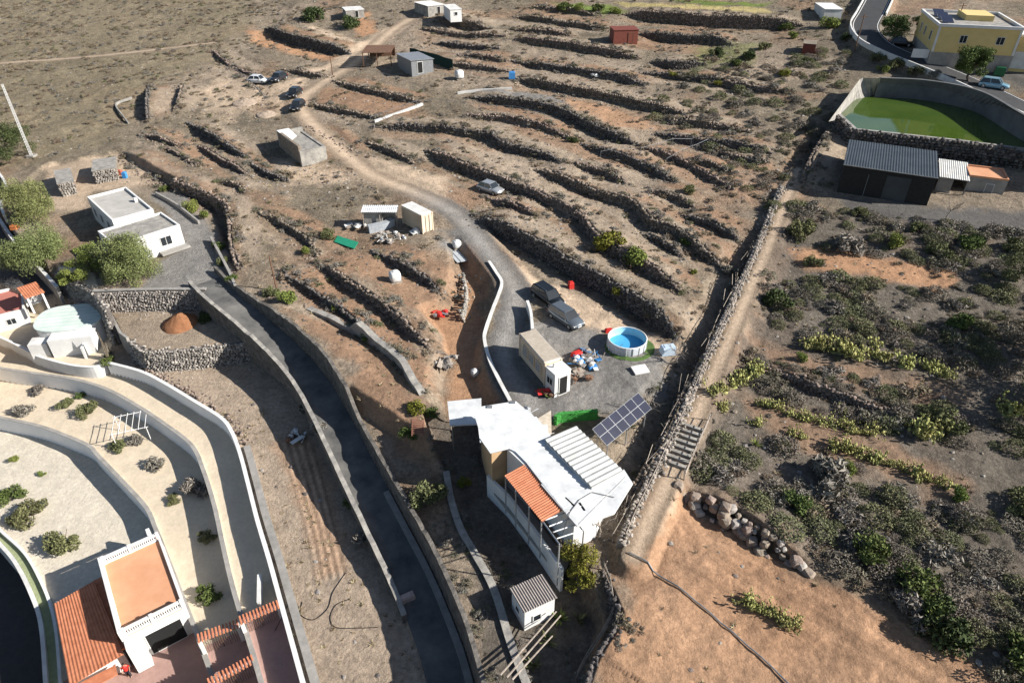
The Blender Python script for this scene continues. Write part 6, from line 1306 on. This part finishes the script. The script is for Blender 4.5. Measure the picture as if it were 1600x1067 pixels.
# poles and post fences
def pole(px, py, h, label, arm=True):
    p = G(px, py); t = thing('utility_pole', label, 'pole', p); part('post', MB().bar((0, 0, -.5), (0, 0, h), .11, 8, .08), M_brownwood, t)
    if arm: part('crossarm', MB().box((0, 0, h-.4), (1.4, .1, .1)), M_brownwood, t)
pole(1482,76,7.5,'dark utility pole standing in front of the yellow house'); pole(1335,82,6.5,'utility pole at the bend of the upper road'); pole(520,118,3.5,'thin pole by the track bend below the pergola',False); pole(433,455,4.5,'thin bare pole beside the lime bush by the road',False)
def post_fence(pts, label, h=1.4, sp=3.0): rail_fence(resample(np.array([list(G(*p))[:2] for p in pts]), 1, False), label, h, sp, M_greym, (h-.1,), .025, cat='wire fence')
post_fence([(562,118),(610,128),(662,148)], 'wire fence along the pen below the grey shed'); post_fence([(580,195),(620,180),(660,166),(720,172),(800,178),(850,190)], 'wire fence with thin posts across the upper terraces'); post_fence([(945,12),(1050,14),(1150,20),(1230,26)], 'thin wire fence along the yellow grass strip at the top')
post_fence([(1000,245),(1050,230),(1110,215)], 'short broken fence on the stony slope, upper one'); post_fence([(1040,262),(1085,240),(1105,228)], 'short broken fence on the stony slope, lower one'); post_fence([(938,250),(962,243)], 'two-post remnant of a fence on the straw terrace')
rail_fence(resample(np.array([list(G(*p))[:2] for p in ((942,890),(955,930),(960,955),(945,990),(918,1030),(900,1065))]), .5), 'old wire and stick fence along the curved stone wall at the bottom', 1.2, 1.6, M_wood, (.3, .7, 1.1), .035, .1)
# timber poles over the gully
for k, (a, b_) in enumerate((((782,1075),(868,972)), ((792,1080),(875,978)), ((800,1085),(862,1010)))):
    p, q = G(*a), G(*b_); p.z += 1.6+.1*k; q.z += 1.3; solo('timber_pole', MB().bar(p, q, .07, 6, .05), M_wood, ('upper', 'middle', 'lower')[k]+' of three long grey poles spanning the gully below the hut', 'pole')
# white frame in the garden strip
c = G(212,680); t = thing('garden_pergola', 'white metal pergola frame lying over the garden strip', 'frame', c, .35)
for k in range(6): part('slat', MB().bar((-1.6+k*.62, -1.6, 1.9), (-1.6+k*.62, 1.6, 1.9), .035, 4), M_white, t)
for y in (-1.4, 1.4):
    part('beam', MB().bar((-1.8, y, 1.84), (1.8, y, 1.84), .045, 4), M_white, t)
    for x in (-1.6, 1.6): part('post', MB().bar((x, y, -.2), (x, y, 1.85), .04, 5), M_white, t)
t = thing('white_beam', 'short white beam standing along the shaded drive', 'beam', G(405,940)); part('beam', MB().box((0, .6, .5), (.25, 2.6, .9), .28), M_white, t); part('cap', MB().box((0, .6, .97), (.3, 2.65, .06), .28), M_oldwhite, t)
# red ladder-like trellis by the canopy
t = thing('red_trellis', 'rusty red ladder-like trellis on the ground left of the canopy', 'trellis', G(653,668), .1)
for k in range(9): part('slat', MB().box((0, -.9+k*.24, .12), (1.1, .09, .05)), mat('rust_slats', (.22, .1, .07), .9, bump=.1), t)
for s in (-1, 1): part('runner', MB().box((s*.5, 0, .06), (.08, 2.2, .06)), MATS['rust_slats'], t)
# ------------------------------------------------------------------ the person in red on the patio
def person(px, py, rz, label):
    p = G(px, py); t = thing('person', label, 'person', p, rz)
    J = dict(pel=(0, 0, .95), sp=(0, .0, 1.18), ch=(0, -.01, 1.38), nk=(0, 0, 1.50), hd=(0, -.02, 1.60), tp=(0, -.02, 1.70), hl=(.1, 0, .92), hr=(-.1, 0, .92), kl=(.11, -.06, .5), kr=(-.11, .06, .5), al=(.11, -.02, .08), ar=(-.11, .14, .09), tl=(.12, -.2, .03), tr=(-.12, -.03, .03), sl=(.19, 0, 1.42), sr=(-.19, 0, 1.42), el=(.27, .03, 1.15), er=(-.27, .03, 1.15), wl=(.25, -.12, .93), wr=(-.26, -.1, .92), ml=(.25, -.17, .87), mr=(-.26, -.15, .86))
    rad = dict(pel=.15, sp=.13, ch=.155, nk=.06, hd=.095, tp=.075, hl=.1, hr=.1, kl=.065, kr=.065, al=.045, ar=.045, tl=.035, tr=.035, sl=.07, sr=.07, el=.045, er=.045, wl=.032, wr=.032, ml=.04, mr=.04)
    E_ = [('pel', 'sp'), ('sp', 'ch'), ('ch', 'nk'), ('nk', 'hd'), ('hd', 'tp'), ('pel', 'hl'), ('pel', 'hr'), ('hl', 'kl'), ('hr', 'kr'), ('kl', 'al'), ('kr', 'ar'), ('al', 'tl'), ('ar', 'tr'), ('ch', 'sl'), ('ch', 'sr'), ('sl', 'el'), ('sr', 'er'), ('el', 'wl'), ('er', 'wr'), ('wl', 'ml'), ('wr', 'mr')]
    fv = []
    for s, nm in ((1, 'ml'), (-1, 'mr')):
        b0 = Vector(J[nm])
        for k in range(4): J[f'f{nm}{k}'] = tuple(b0+Vector((0, -.03+.02*k, -.03))); J[f'g{nm}{k}'] = tuple(b0+Vector((-.01*s, -.035+.02*k, -.085+.006*abs(k-1.5)))); rad[f'f{nm}{k}'] = .011; rad[f'g{nm}{k}'] = .009; E_ += [(nm, f'f{nm}{k}'), (f'f{nm}{k}', f'g{nm}{k}')]
        J['t'+nm] = tuple(b0+Vector((-.03*s, -.04, -.02))); rad['t'+nm] = .011; E_.append((nm, 't'+nm))
    ks = list(J); me = bpy.data.meshes.new('body'); me.from_pydata([J[k] for k in ks], [(ks.index(a), ks.index(b_)) for a, b_ in E_], []); o = link('body', me, mat('skin', (.38, .22, .15), .6, var=.05, bump=0), t)
    md = o.modifiers.new('skin', 'SKIN'); sv = me.skin_vertices[0].data
    for i, k in enumerate(ks): sv[i].radius = (rad[k], rad[k]*.85); sv[i].use_root = k == 'pel'
    o.modifiers.new('sub', 'SUBSURF').render_levels = 1
    part('red_top', MB().lathe([(.17, .92), (.165, 1.1), (.185, 1.3), (.19, 1.4), (.1, 1.5), (.065, 1.52)], n=14), M_red, t, True); r_ = MB()
    for s in (-1, 1): r_.bar((s*.18, 0, 1.43), (s*.255, .02, 1.2), .075, 8, .065)
    part('sleeves', r_, M_red, t); tr = MB()
    for a, b_, r0, r1 in (('hl', 'kl', .115, .085), ('hr', 'kr', .115, .085), ('kl', 'al', .085, .07), ('kr', 'ar', .085, .07)): tr.bar(J[a], J[b_], r0, 10, r1)
    tr.lathe([(.165, .98), (.17, .9), (.12, .84)], n=12); part('trousers', tr, mat('dark_cloth', (.03, .03, .04), .9, bump=.1), t); hv = ICO2[0]*np.array([.098, .108, .105])+np.array([0, .0, 1.66]); hv = hv[:]; part('hair', MB().add(hv*np.array([1, 1, 1])+np.array([0, .025, .02]), ICO2[1]), mat('dark_hair', (.03, .02, .015), .7, bump=0), t, True)
person(203,1056,.4,'person in a red top standing on the patio beside the garage')
